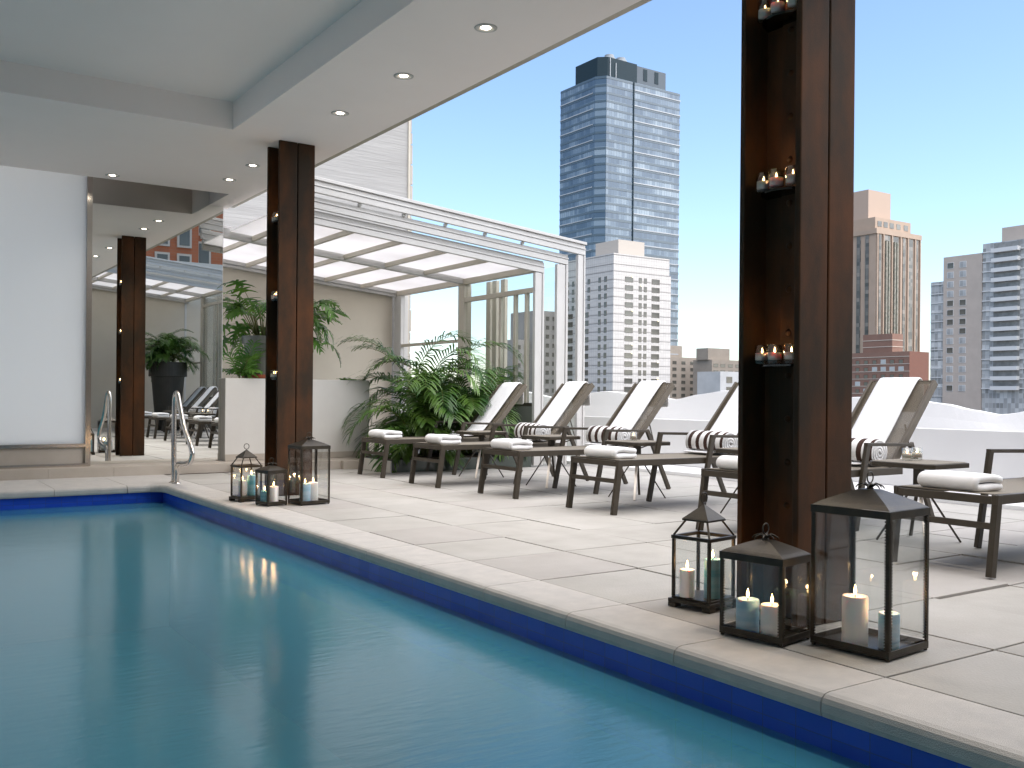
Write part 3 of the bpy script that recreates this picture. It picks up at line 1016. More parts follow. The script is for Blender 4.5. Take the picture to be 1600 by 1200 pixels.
# near group
lantern_open(3.345, 3.30, R(10), 1.0, 'small open topped lantern left of the near rusty column')
pillar_candle(3.262, 3.325, 0.051, 0.036, 0.130, M['wax'], 'short white candle in the lantern left of the near column')
pillar_candle(3.345, 3.240, 0.051, 0.040, 0.185, M['waxteal'], 'taller teal candle in the lantern left of the near column')
lantern_box(3.135, 2.735, R(9), 0.112, 0.150, 0.355, 'medium rectangular bronze lantern in front of the near column', 0.052)
pillar_candle(3.085, 2.785, 0.019, 0.048, 0.138, M['waxblue'], 'pale blue candle in the medium lantern by the near column')
pillar_candle(3.105, 2.672, 0.019, 0.046, 0.132, M['wax'], 'white candle in the medium lantern by the near column')
lantern_box(3.362, 2.395, R(5), 0.150, 0.172, 0.572, 'tall square bronze lantern right of the near column', 0.066)
pillar_candle(3.272, 2.395, 0.019, 0.050, 0.200, M['wax'], 'tall white candle in the tall lantern by the near column')
pillar_candle(3.350, 2.295, 0.019, 0.040, 0.142, M['waxblue'], 'shorter pale blue candle in the tall lantern by the near column')
# far group
lantern_open(2.965, 8.84, R(8), 0.98, 'small open topped lantern left of the far rusty column')
pillar_candle(2.930, 8.85, 0.05, 0.034, 0.140, M['wax'], 'short white candle in the lantern left of the far column')
pillar_candle(3.010, 8.83, 0.05, 0.036, 0.190, M['waxteal'], 'taller teal candle in the lantern left of the far column')
lantern_box(3.045, 8.39, R(12), 0.100, 0.105, 0.320, 'smallest of the far bronze lanterns, in front of the far column', 0.036)
pillar_candle(3.045, 8.33, 0.019, 0.042, 0.155, M['wax'], 'white candle in the smallest far lantern')
pillar_candle(2.990, 8.41, 0.019, 0.036, 0.110, M['waxteal'], 'short teal candle in the smallest far lantern')
lantern_box(3.380, 8.335, R(5), 0.145, 0.135, 0.535, 'tall square bronze lantern right of the far column', 0.050)
pillar_candle(3.330, 8.30, 0.019, 0.050, 0.170, M['waxblue'], 'blue candle in the tall lantern by the far column')
pillar_candle(3.420, 8.33, 0.019, 0.045, 0.175, M['wax'], 'white candle beside the blue one in the far tall lantern')

# ------------------------------------------------------------------ loungers
def make_lounger():
    t = empty('sun_lounger', (0, 0, 0))
    W = 0.63
    T = 0.034
    z0 = 0.437
    p = MB()                       # seat frame: rails and cross bars
    for y in (0.0, W):
        p.bar((0.02, y, z0), (1.62, y, z0 - 0.005), 0.030, 0.055)
    for x in (0.035, 0.9, 1.60):
        p.bar((x, 0.016, z0 - 0.004), (x, W - 0.016, z0 - 0.004), 0.030, 0.046)
    p.build('seat_frame', M['frame'], t, bevel=0.003)
    for y in (0.0, W):             # foot legs, splayed towards the foot
        p = MB(); p.bar((0.06, y, z0 + 0.026), (-0.005, y, 0.0), 0.036, 0.052, up=(1, 0, 0)); p.build('leg', M['frame'], t, bevel=0.003)
    p = MB(); p.bar((0.025, 0.016, 0.285), (0.025, W - 0.016, 0.285), 0.028, 0.036); p.build('stretcher', M['frame'], t, bevel=0.003)
    for y in (-0.034, W + 0.034):  # arm loops: front leg, arm, rear leg
        p = MB(); p.bar((0.98, y, 0.0), (1.125, y, 0.662), 0.030, 0.050, up=(1, 0, 0)); p.build('leg', M['frame'], t, bevel=0.003)
        p = MB(); p.bar((1.10, y, 0.655), (1.70, y, 0.640), 0.034, 0.026); p.build('armrest', M['frame'], t, bevel=0.003)
        p = MB(); p.bar((1.69, y, 0.652), (2.02, y, 0.0), 0.030, 0.046, up=(1, 0, 0)); p.build('leg', M['frame'], t, bevel=0.003)
    p = MB()                       # seat sling
    n = 16
    a = [(0.05 + 1.52 * i / n, z0 + 0.028 - 0.012 * math.sin(PI * i / n)) for i in range(n + 1)]
    p.ribbon(a, 0.006, 0.017, W - 0.017, 1)
    p.build('seat_sling', M['slingseat'], t, smooth=False)
    # back frame
    b0, b1 = V(1.50, 0, 0.45), V(2.12, 0, 1.150)
    p = MB()
    for y in (0.018, W - 0.018):
        p.bar(b0 + V(0, y, 0), b1 + V(0, y, 0), 0.026, 0.062, up=(-1, 0, 1))
    for q in (b0, b1):
        p.bar(q + V(0, 0.032, 0), q + V(0, W - 0.032, 0), 0.026, 0.030)
    p.build('back_frame', M['backframe'], t, bevel=0.003)
    p = MB()
    n = 10
    nn = V(-0.75, 0, 0.66)
    a = []
    for i in range(n + 1):
        q = b0.lerp(b1, i / n) + nn * (0.012 - 0.02 * math.sin(PI * i / n))
        a.append((q.x, q.z))
    p.ribbon(a, 0.005, 0.034, W - 0.034, 1)
    p.build('back_sling', M['sling'], t)
    for y in (0.10, W - 0.10):     # props behind the back
        p = MB(); p.tube([(1.82, y, 0.80), (1.92, y, 0.50), (1.60, y, 0.42)], 0.008, 8)
        p.build('back_prop', M['frame'], t, smooth=True)
    return t
M['slingseat'] = mat('woven_seat', (0.21, 0.185, 0.145), 0.8, col2=(0.175, 0.15, 0.115), scale=200, bump=0.3, bscale=400)
M['backframe'] = mat('back_frame_taupe', (0.115, 0.092, 0.064), 0.5, 0.0, col2=(0.10, 0.08, 0.055), scale=20)

def folded_towel(x, y, z, rz, label, s=1.0, seed=0):
    rr = random.Random(seed)
    path = []
    th = 0.046
    path += [(0.235, 0.030)] + [(0.215 - 0.18 * i / 6, 0.026 + 0.002 * math.sin(i * 1.3 + seed)) for i in range(7)]
    path += [(0.032 - 0.027 * math.sin(a), 0.052 - 0.026 * math.cos(a)) for a in [PI * k / 7 for k in range(1, 7)]]
    path += [(0.035 + 0.18 * i / 7, 0.078 + 0.003 * math.sin(i * 0.9 + seed * 2) - 0.010 * (i / 7.0) ** 3) for i in range(8)]
    path += [(0.236, 0.062)]
    p = MB()
    p.ribbon(path, th, -0.20 + rr.uniform(-.01, .01), 0.20, 10, wob=0.0022)
    o = p.build('folded_towel', M['towel'], None, smooth=True, subsurf=1)
    o.location = (x, y, z); o.rotation_euler = (0, 0, rz); o.scale = (s * 1.12, s, s * 1.05)
    return tag(o, label, 'towel', 'folded towels on the loungers')

def draped_towel(x, y, rz, label):
    p = MB()
    b0, b1 = V(1.50, 0, 0.45), V(2.12, 0, 1.150)
    nn = V(-0.75, 0, 0.66)
    a = []
    top = b1 + V(0.055, 0, 0.03)
    a.append((b1.x + 0.075, b1.z - 0.26)); a.append((b1.x + 0.066, b1.z - 0.14)); a.append((b1.x + 0.062, b1.z - 0.03))
    a.append((b1.x + 0.045, b1.z + 0.022)); a.append((b1.x + 0.008, b1.z + 0.040)); a.append((b1.x - 0.028, b1.z + 0.022))
    for i in range(1, 12):
        q = b1.lerp(b0, i / 12.0) + nn * (0.040 - 0.008 * math.sin(PI * i / 12))
        a.append((q.x, q.z))
    a.append((1.44, 0.500)); a.append((1.36, 0.487)); a.append((1.27, 0.485))
    p.ribbon(a, 0.020, 0.155, 0.535, 8, wob=0.0020)
    o = p.build('draped_towel', M['towel'], None, smooth=True, subsurf=1)
    o.location = (x, y, 0); o.rotation_euler = (0, 0, rz)
    return tag(o, label, 'towel', 'towels draped over the lounger backs')

def rolled_towel(x, y, z, rz, label):
    p = MB()
    a = []
    n = 72
    for i in range(n + 1):
        ang = 2 * PI * 3.6 * i / n
        r = 0.012 + 0.094 * i / n
        a.append((r * math.cos(ang), r * math.sin(ang)))
    p.ribbon(a, 0.0225, -0.25, 0.25, 4, wob=0.001)
    o = p.build('rolled_towel', [M['stripe'], M['towel']], None, smooth=True)
    for f in o.data.polygons:
        c_ = f.center
        if (c_.x ** 2 + c_.z ** 2) ** 0.5 < 0.088 or abs(f.normal.y) > 0.7: f.material_index = 1
    o.location = (x, y, z); o.rotation_euler = (0, 0, rz)
    return tag(o, label, 'rolled towel', 'striped rolled towels on the loungers')

lounge0 = make_lounger()
KIDS[lounge0.name] = kids(lounge0)
# (x, y of the near side, rotation, name in words, roll, draped, folded)
LG = [
    (5.19, 10.47, 0.0, 'first sun lounger, standing nearest the palms', 0),
    (5.15, 9.05, 0.0, 'second sun lounger counted from the palms', 1),
    (5.27, 7.73, 0.0, 'third sun lounger counted from the palms', 1),
    (5.27, 6.25, 0.0, 'fourth sun lounger from the palms, foot end clear of the lanterns', 1),
    (5.26, 4.59, 0.0, 'fifth sun lounger from the palms, half hidden behind the near column', 1),
    (5.28, 2.97, 0.0, 'sun lounger nearest the camera, cut off by the right edge', 1),
    (5.28, 1.50, 0.0, 'sun lounger seen in the mirror nearest its right edge', 1),
    (5.40, 0.05, 0.0, 'sun lounger seen in the mirror in front of the dark pot', 0),
    (5.55, -1.45, 0.0, 'sun lounger seen in the mirror beside the reflected column', 0),
]
who = ['the lounger nearest the palms', 'the second lounger from the palms', 'the third lounger from the palms', 'the fourth lounger from the palms',
       'the fifth lounger, behind the near column', 'the lounger at the right edge', 'the mirrored lounger nearest the mirror edge', 'the mirrored lounger before the dark pot', 'the mirrored lounger by the reflected column']
for i, (x, y, rz, lab, roll) in enumerate(LG):
    if i == 0:
        o = lounge0
    else:
        o = lounge0.copy(); sc.collection.objects.link(o)
        for c in KIDS[lounge0.name]:
            c2 = c.copy(); sc.collection.objects.link(c2); c2.parent = o
    rz = R((0.6, -0.9, 0.8, -0.5, 0.9, -0.7, 1.2, -1.0, 0.4)[i])
    ca, sa = math.cos(rz), math.sin(rz)
    W2 = lambda a_, b_: (x + a_ * ca - b_ * sa, y + a_ * sa + b_ * ca)
    o.location = (x, y, 0); o.rotation_euler = (0, 0, rz)
    tag(o, lab, 'sun lounger', 'sun loungers in a row along the deck')
    folded_towel(*W2(0.06 + rnd.uniform(-.015, .03), 0.315 + rnd.uniform(-.03, .03)), 0.461, rz + R(rnd.uniform(-6, 6)), 'folded white towel on the foot of ' + who[i], 1.0, i)
    draped_towel(x, y, rz, 'long white towel draped over the back of ' + who[i])
    if roll:
        rolled_towel(*W2(1.43 + rnd.uniform(-.02, .02), 0.29 + rnd.uniform(-.02, .02)), 0.578, rz + R(rnd.uniform(-5, 5)), 'brown and white striped roll on ' + who[i])

# ------------------------------------------------------------------ side tables
def side_table():
    t = empty('side_table', (0, 0, 0))
    c, h = 0.05, 0.255
    pts = [(-h + c, -h), (h - c, -h), (h, -h + c), (h, h - c), (h - c, h), (-h + c, h), (-h, h - c), (-h, -h + c)]
    p = MB(); p.prism(pts, 0.528, 0.562); p.build('table_top', M['frame'], t, bevel=0.004)
    p = MB(); p.prism([(q[0] * .95, q[1] * .95) for q in pts], 0.5625, 0.565); p.build('top_panel', M['slingseat'], t)
    p = MB()
    p.box(-0.028, 0.028, -0.028, 0.028, 0.36, 0.528)
    p.build('pedestal', M['frame'], t, bevel=0.003)
    for k, (sx, sy) in enumerate(((-1, -1), (1, -1), (1, 1), (-1, 1))):
        p = MB()
        p.bar((sx * 0.02, sy * 0.02, 0.40), (sx * 0.205, sy * 0.195, 0.0), 0.024, 0.012, up=(sx, sy, 1))
        p.build('leg', M['alu'] if k == 0 else M['frame'], t, bevel=0.002)
    return t
tb0 = side_table()
KIDS[tb0.name] = kids(tb0)
TB = [(6.33, 10.05, 'small side table between the first and second loungers from the palms'),
      (6.38, 8.66, 'small side table between the second and third loungers'),
      (6.40, 7.24, 'small side table between the third and fourth loungers'),
      (6.38, 5.70, 'small side table mostly hidden behind the near column'),
      (6.20, 4.02, 'small side table with a glass tealight, right of the near column'),
      (6.3, 2.55, 'small side table seen only in the mirror'),
      (6.4, 1.02, 'small side table with tealights seen in the mirror')]
for i, (x, y, lab) in enumerate(TB):
    if i == 0: o = tb0
    else:
        o = tb0.copy(); sc.collection.objects.link(o)
        for c in KIDS[tb0.name]:
            c2 = c.copy(); sc.collection.objects.link(c2); c2.parent = o
    o.location = (x, y, 0)
    tag(o, lab, 'side table', 'side tables between the loungers')
tealight((6.18, 4.10, 0.566), 'glass tealight at the left on the side table right of the near column', 'tealights on the side tables', 1.15)
tealight((6.30, 4.10, 0.566), 'glass tealight at the right on the side table right of the near column', 'tealights on the side tables', 1.15)
tealight((6.40, 7.30, 0.566), 'glass tealight on the side table between third and fourth loungers', 'tealights on the side tables', 1.15)
tealight((6.42, 1.05, 0.566), 'glass tealight on the mirrored side table', 'tealights on the side tables', 1.15)

# ------------------------------------------------------------------ pool handrail
t = empty('pool_handrail', (2.87, 10.9, 0), 0, 'bent stainless steel handrail at the corner of the pool', 'handrail')
def smooth_path(pts, n=8):
    P = [Vector(q) for q in pts]
    out = []
    for i in range(len(P) - 1):
        p0, p1, p2, p3 = P[max(i-1, 0)], P[i], P[i+1], P[min(i+2, len(P)-1)]
        for k in range(n):
            u = k / n
            out.append(0.5 * ((2*p1) + (-p0+p2)*u + (2*p0-5*p1+4*p2-p3)*u*u + (-p0+3*p1-3*p2+p3)*u**3))
    out.append(P[-1])
    return out
p = MB()
pth = smooth_path([(0, 0.13, 0.0), (0, 0.13, 0.30), (0, 0.13, 0.65), (0, 0.12, 0.90), (0, 0.075, 0.995), (0, 0.0, 1.0), (0, -0.055, 0.93), (0, -0.16, 0.78), (0, -0.40, 0.60) if False else (0, -0.30, 0.62),
                   (0, -0.52, 0.46), (0, -0.60, 0.36), (0, -0.52, 0.27), (0, -0.30, 0.235), (0, -0.09, 0.225), (0, -0.01, 0.17), (0, 0.0, 0.08), (0, 0.0, 0.0)], 6)
p.tube(pth, 0.027, 14)
p.build('tube', M['steel'], t, smooth=True)
for y in (0.13, 0.0):
    p = MB(); p.lathe(((0.0, 0.001), (0.050, 0.001), (0.050, 0.006), (0.030, 0.016), (0.022, 0.018)), 20, (0, y, 0)); p.build('flange', M['steel'], t, smooth=True)

# ------------------------------------------------------------------ downlights
dl0 = None
DL = [(3.47, 5.50, 'nearest of the recessed ceiling lights'), (3.47, 6.70, 'second nearest recessed ceiling light'), (3.47, 7.91, 'third recessed ceiling light, nearer than the far column'),
      (3.49, 10.28, 'recessed ceiling light just left of the far column head'), (3.50, 11.12, 'recessed ceiling light before the mirror near the roof edge'),
      (2.33, 11.70, 'recessed ceiling light above the frosted window edge'), (3.47, 4.30, 'recessed ceiling light above the near lanterns'),
      (3.47, 3.1, 'recessed ceiling light above the near column'), (3.47, 1.9, 'recessed ceiling light behind the near lanterns'), (3.47, 0.7, 'recessed ceiling light reflected farthest in the mirror')]
for i, (x, y, lab) in enumerate(DL):
    if dl0 is None:
        t = empty('ceiling_light', (x, y, CZ))
        p = MB(); p.lathe(((0.078, 0.0), (0.078, -0.004), (0.070, -0.007), (0.050, -0.005), (0.043, 0.004), (0.0, 0.004)), 28); p.build('rim', M['trimring'] if 'trimring' in M else M['fascia'], t, smooth=True)
        p = MB(); p.lathe(((0.0, -0.002), (0.030, -0.002), (0.034, 0.001), (0.034, 0.003)), 20); p.build('bulb', M['bulb'], t, smooth=True)
        dl0 = t; KIDS[t.name] = kids(t); o = t
    else:
        o = dl0.copy(); sc.collection.objects.link(o)
        for c in KIDS[dl0.name]:
            c2 = c.copy(); sc.collection.objects.link(c2); c2.parent = o
    o.location = (x, y, CZ - 0.001)
    l = bpy.data.lights.new('downlight_beam', 'SPOT')
    l.energy = 36; l.color = (1.0, 0.88, 0.76); l.spot_size = R(115); l.spot_blend = 0.9
    if x < 3: l.energy = 12
    l.shadow_soft_size = 0.04
    lo = bpy.data.objects.new('downlight_beam', l); sc.collection.objects.link(lo); lo.location = (x, y, CZ - 0.02)
    tag(o, lab, 'ceiling light', 'recessed ceiling lights')

# ------------------------------------------------------------------ palms and potted plants
def frond(p, org, az, el, L, droop, rr, lw=0.027, ll=0.34, nst=30, mi_leaf=0, mi_stem=1, bare=0.22):
    """an arching feather leaf: rachis with two rows of narrow leaflets"""
    dirh = V(math.cos(az), math.sin(az), 0)
    side0 = V(-math.sin(az), math.cos(az), 0)
    twist = rr.uniform(-0.5, 0.5)
    pts = []
    pos = Vector(org)
    e = el
    n = nst
    for i in range(n + 1):
        pts.append(pos.copy())
        u = i / n
        e -= droop * (0.35 + 1.5 * u) / n
        pos = pos + (dirh * math.cos(e) + V(0, 0, math.sin(e))) * (L / n) + side0 * (twist * 0.03 * u * L / n * 4)
    p.mi = mi_stem
    p.tube(pts[::2] if len(pts[::2]) > 2 else pts, 0.0085, 5, r1=0.002)
    p.mi = mi_leaf
    for i in range(int(n * bare), n + 1):
        u = i / n
        t = (pts[min(i+1, n)] - pts[max(i-1, 0)]).normalized()
        sd = t.cross(V(0, 0, 1))
        if sd.length < 1e-3: sd = side0.copy()
        sd.normalize()
        up = sd.cross(t)
        uu = (u - bare) / (1 - bare)
        le = ll * (0.45 + 1.0 * math.sin(PI * min(1, uu * 0.85 + 0.10)) * 0.62) * rr.uniform(0.88, 1.08)
        fwd = 0.55 + 0.75 * uu
        for sg in (-1, 1):
            for rep in (0,):
                base = pts[i] + t * (rep * 0.5 * L / n)
                if i == n and rep: continue
                dv = (sd * sg + t * fwd + up * rr.uniform(0.10, 0.45)).normalized()
                a = base
                b = a + dv * le * 0.45
                dv2 = (dv + V(0, 0, -rr.uniform(0.25, 0.65))).normalized()
                c = b + dv2 * le * 0.35
                dv3 = (dv2 + V(0, 0, -0.45)).normalized()
                d_ = c + dv3 * le * 0.22
                wv = dv.cross(up).normalized() * (lw * 0.5)
                v = [p.bm.verts.new(q) for q in (a - wv * .4, a + wv * .4, b - wv, b + wv, c - wv * .75, c + wv * .75, d_)]
                p.face([v[0], v[1], v[3], v[2]]); p.face([v[2], v[3], v[5], v[4]]); p.face([v[4], v[5], v[6]])

def palm(x, y, z, label, seed, nf, L, spread, stems=8, pot=None, hmax=0.7, azr=None, name='palm', low=0.25):
    rr = random.Random(seed)
    t = empty(name, (x, y, 0), 0, label, 'palm', None)
    st = MB()
    tops = []
    for k in range(stems):
        a = rr.uniform(0, 2 * PI); r0 = spread * rr.uniform(0.1, 1)
        bx, by = r0 * math.cos(a), r0 * math.sin(a)
        h = rr.uniform(0.25, hmax)
        tx, ty = bx * 1.25, by * 1.25
        st.tube([(bx, by, z), (bx * 1.1, by * 1.1, z + h * .5), (tx, ty, z + h)], 0.022, 8, r1=0.014)
        tops.append((tx, ty, z + h, a))
    st.build('stems', M['stem'], t, smooth=True)
    lf = MB()
    for k in range(nf):
        tx, ty, tz, a = tops[k % stems]
        ga = k * 2.399963 + rr.uniform(-0.3, 0.3)
        if azr: ga = rr.uniform(*azr)
        young = (k / nf)
        el = R(rr.uniform(80, 86) - young * 75 * rr.uniform(0.7, 1.1))
        Lf = L * rr.uniform(0.75, 1.1) * (1.0 - 0.15 * young)
        frond(lf, (tx, ty, tz - rr.uniform(0, low) * young), ga, el, Lf, rr.uniform(1.3, 2.2), rr, ll=0.40 * L / 1.4)
    lf.build('fronds', [M['palm'], M['stem']], t)
    if pot:
        r0, r1, h = pot
        p = MB()
        p.lathe(((0, 0.0), (r0, 0.0), (r0 * 1.02, 0.03), (r1 * .86, h * .78), (r1 * .88, h * .79), (r1, h * .79), (r1, h), (r1 * .93, h), (r1 * .9, h * .9), (0, h * .9)), 40)
        p.build('pot', M['dkpot'], t, smooth=False)
    return t
palm(6.62, 12.0, 0.15, 'big feathery areca palm spilling over the low white wall end', 11, 42, 1.50, 0.24, 9, hmax=0.95)
palm(7.15, 11.75, 0.15, 'areca palm clump beside the canopy posts, behind the first lounger', 23, 28, 1.20, 0.20, 8, hmax=0.70)
palm(6.34, 11.6, 0.10, 'low bushy palm at the foot of the big areca palm', 31, 28, 1.0, 0.22, 8, hmax=0.30)
palm(6.85, -1.5, 1.70, 'areca palm in a tall dark pot, seen in the mirror', 5, 52, 1.05, 0.22, 9, pot=(0.30, 0.50, 1.85), hmax=0.35)

def lobed_leaf(p, org, az, el, S, droop, rr):
    """deeply cut leaf blade with a midrib and curved lobes"""
    dirh = V(math.cos(az), math.sin(az), 0)
    n = 6
    pts = [Vector(org)]
    e = el
    for i in range(n):
        e -= droop / n
        pts.append(pts[-1] + (dirh * math.cos(e) + V(0, 0, math.sin(e))) * (S / n))
    roll = rr.uniform(-0.4, 0.4)
    for i in range(n):
        t = (pts[i+1] - pts[i]).normalized()
        sd = t.cross(V(0, 0, 1)).normalized()
        up = sd.cross(t)
        sd = (sd * math.cos(roll) + up * math.sin(roll)).normalized()
        u = i / (n - 1)
        # core blade
        wc = S * 0.20 * (1 - 0.75 * u)
        wn = S * 0.20 * (1 - 0.75 * min(1, (i + 1) / (n - 1)))
        a = [p.bm.verts.new(q) for q in (pts[i] - sd * wc, pts[i] + sd * wc, pts[i+1] + sd * wn, pts[i+1] - sd * wn)]
        p.face(a)
        Ll = S * (0.56 - 0.28 * u) * rr.uniform(0.85, 1.12)
        for sg in (-1, 1):
            ang = 1.05 - 1.35 * (1 - u) if i else -0.7
            fw = math.sin(ang + 0.5)
            dv = (sd * sg * math.cos(ang * 0.6) + t * (0.75 * u + (-0.75 if i == 0 else -0.15 if i == 1 else 0.25)) ).normalized()
            q0 = pts[i] + sd * sg * wc * 0.8 + t * (S / n * 0.5)
            q1 = q0 + dv * Ll * 0.4
            q2 = q1 + (dv + t * 0.25 - up * 0.10 + V(0, 0, -0.12)).normalized() * Ll * 0.35
            q3 = q2 + (dv + t * 0.45 - up * 0.20 + V(0, 0, -0.25)).normalized() * Ll * 0.28
            w0 = t * (S / n * 0.46); w1 = t * (S / n * 0.42); w2 = t * (S / n * 0.34)
            v = [p.bm.verts.new(q) for q in (q0 - w0, q0 + w0, q1 - w1, q1 + w1, q2 - w2, q2 + w2, q3)]
            p.face([v[0], v[1], v[3], v[2]]); p.face([v[2], v[3], v[5], v[4]]); p.face([v[4], v[5], v[6]])

t = empty('split_leaf_plant', (4.60, 13.05, 1.225), 0, 'split leaf philodendron in a grey pot on the white low wall', 'potted plant')
p = MB(); p.lathe(((0, 0.0), (0.27, 0.0), (0.28, 0.045), (0.25, 0.045), (0, 0.045)), 36); p.build('saucer', M['terra'], t)
p = MB(); p.lathe(((0, 0.045), (0.205, 0.045), (0.235, 0.25), (0.240, 0.26), (0.262, 0.46), (0.270, 0.47), (0.285, 0.475), (0.290, 0.58), (0.270, 0.58), (0.262, 0.52), (0, 0.52)), 40); p.build('pot', M['gpot'], t)
lf = MB(); stm = MB()
rr = random.Random(3)
specs = []
for k in range(44):
    az = k * 2.399 + rr.uniform(-.2, .2)
    hgt = rr.uniform(0.0, 0.50) if k % 3 else rr.uniform(0.40, 0.72)
    rad = rr.uniform(0.22, 0.62) * (1.15 - 0.35 * hgt)
    specs.append((az, rad, hgt, rr.uniform(0.27, 0.36)))
specs += [(R(-25), 0.78, 0.20, 0.36), (R(-5), 0.92, -0.02, 0.38), (R(5), 0.80, 0.42, 0.38), (R(0), 0.70, 0.28, 0.38), (R(-30), 0.85, 0.36, 0.36), (R(20), 0.62, 0.56, 0.36), (R(-60), 0.6, 0.3, 0.34), (R(190), 0.34, 0.20, 0.34), (R(205), 0.34, 0.62, 0.32), (R(180), 0.30, 0.45, 0.32)]
for k in range(16):
    specs.append((R(rr.uniform(-42, 28)), rr.uniform(0.45, 0.78), rr.uniform(-0.05, 0.55), rr.uniform(0.30, 0.38)))
for k in range(5):
    specs.append((R(rr.uniform(150, 215)), rr.uniform(0.22, 0.40), rr.uniform(0.34, 0.6), rr.uniform(0.28, 0.34)))
for az, rad, hgt, S in specs:
    a_ = az % (2 * PI)
    if R(165) < a_ < R(300) and hgt < 0.32: continue
    c = V(math.cos(az), math.sin(az), 0)
    b0 = V(0, 0, 0.52) + c * 0.06
    tip = c * rad + V(0, 0, 0.55 + hgt)
    mid = b0.lerp(tip, 0.55) + V(0, 0, 0.12)
    stm.tube([b0, mid, tip], 0.008, 6, r1=0.004)
    lobed_leaf(lf, tip, az + rr.uniform(-0.5, 0.5), R(rr.uniform(5, 45)) if hgt > 0.3 else R(rr.uniform(-35, 0)), S, rr.uniform(0.8, 1.6), rr)
stm.build('stalks', M['stem'], t, smooth=True)
lf.build('leaves', M['philo'], t, smooth=True)
# shorter plant left of the pot
t = empty('bushy_plant', (4.22, 12.80, 1.21), 0, 'low spiky dark green plant left of the grey pot', 'potted plant')
p = MB()
for k in range(9):
    frond(p, (rr.uniform(-.05, .10), rr.uniform(-.1, .1), 0.0), rr.uniform(0, 2 * PI), R(rr.uniform(60, 85)), rr.uniform(0.35, 0.55), 0.7, rr, lw=0.022, ll=0.22, nst=12, bare=0.1)
for k in range(8):
    az = rr.uniform(0, 2 * PI)
    lobed_leaf(p, (rr.uniform(-.05, .1), rr.uniform(-.1, .1), 0.08), az, R(40), 0.28, 1.2, rr)
p.build('leaves', [M['philo'], M['stem']], t)
# drooping dark leaf behind the low wall end
t = empty('trailing_plant', (5.72, 12.85, 1.215), 0, 'dark trailing leaves at the right end of the low white wall', 'potted plant')
p = MB()
for k in range(7):
    lobed_leaf(p, (rr.uniform(-.15, .15), rr.uniform(-.1, .1), 0.0), rr.uniform(-0.8, 1.2), R(15), 0.24, 0.8, rr)
p.build('leaves', M['philo'], t)

# ------------------------------------------------------------------ the city
def bwin(name, wd, ht, dep, mats):
    p = MB()
    p.mi = 0; p.box(-wd/2, wd/2, -dep, 0.02, -ht/2, ht/2)
    p.mi = 1; p.box(-wd/2 + .12, wd/2 - .12, -dep - 0.02, -dep, -ht/2 + .12, ht/2 - .12)
    bmesh.ops.recalc_face_normals(p.bm, faces=p.bm.faces[:])
    me = bpy.data.meshes.new(name); p.bm.to_mesh(me); p.bm.free()
    for m in mats: me.materials.append(m)
    return me
def inst(me, name, parent, loc, rz=0.0):
    o = bpy.data.objects.new(name, me); sc.collection.objects.link(o)
    o.parent = parent; o.location = loc; o.rotation_euler = (0, 0, rz)
    return o
LEFT = R(-90)     # a window mesh faces -Y; turned so it faces -X

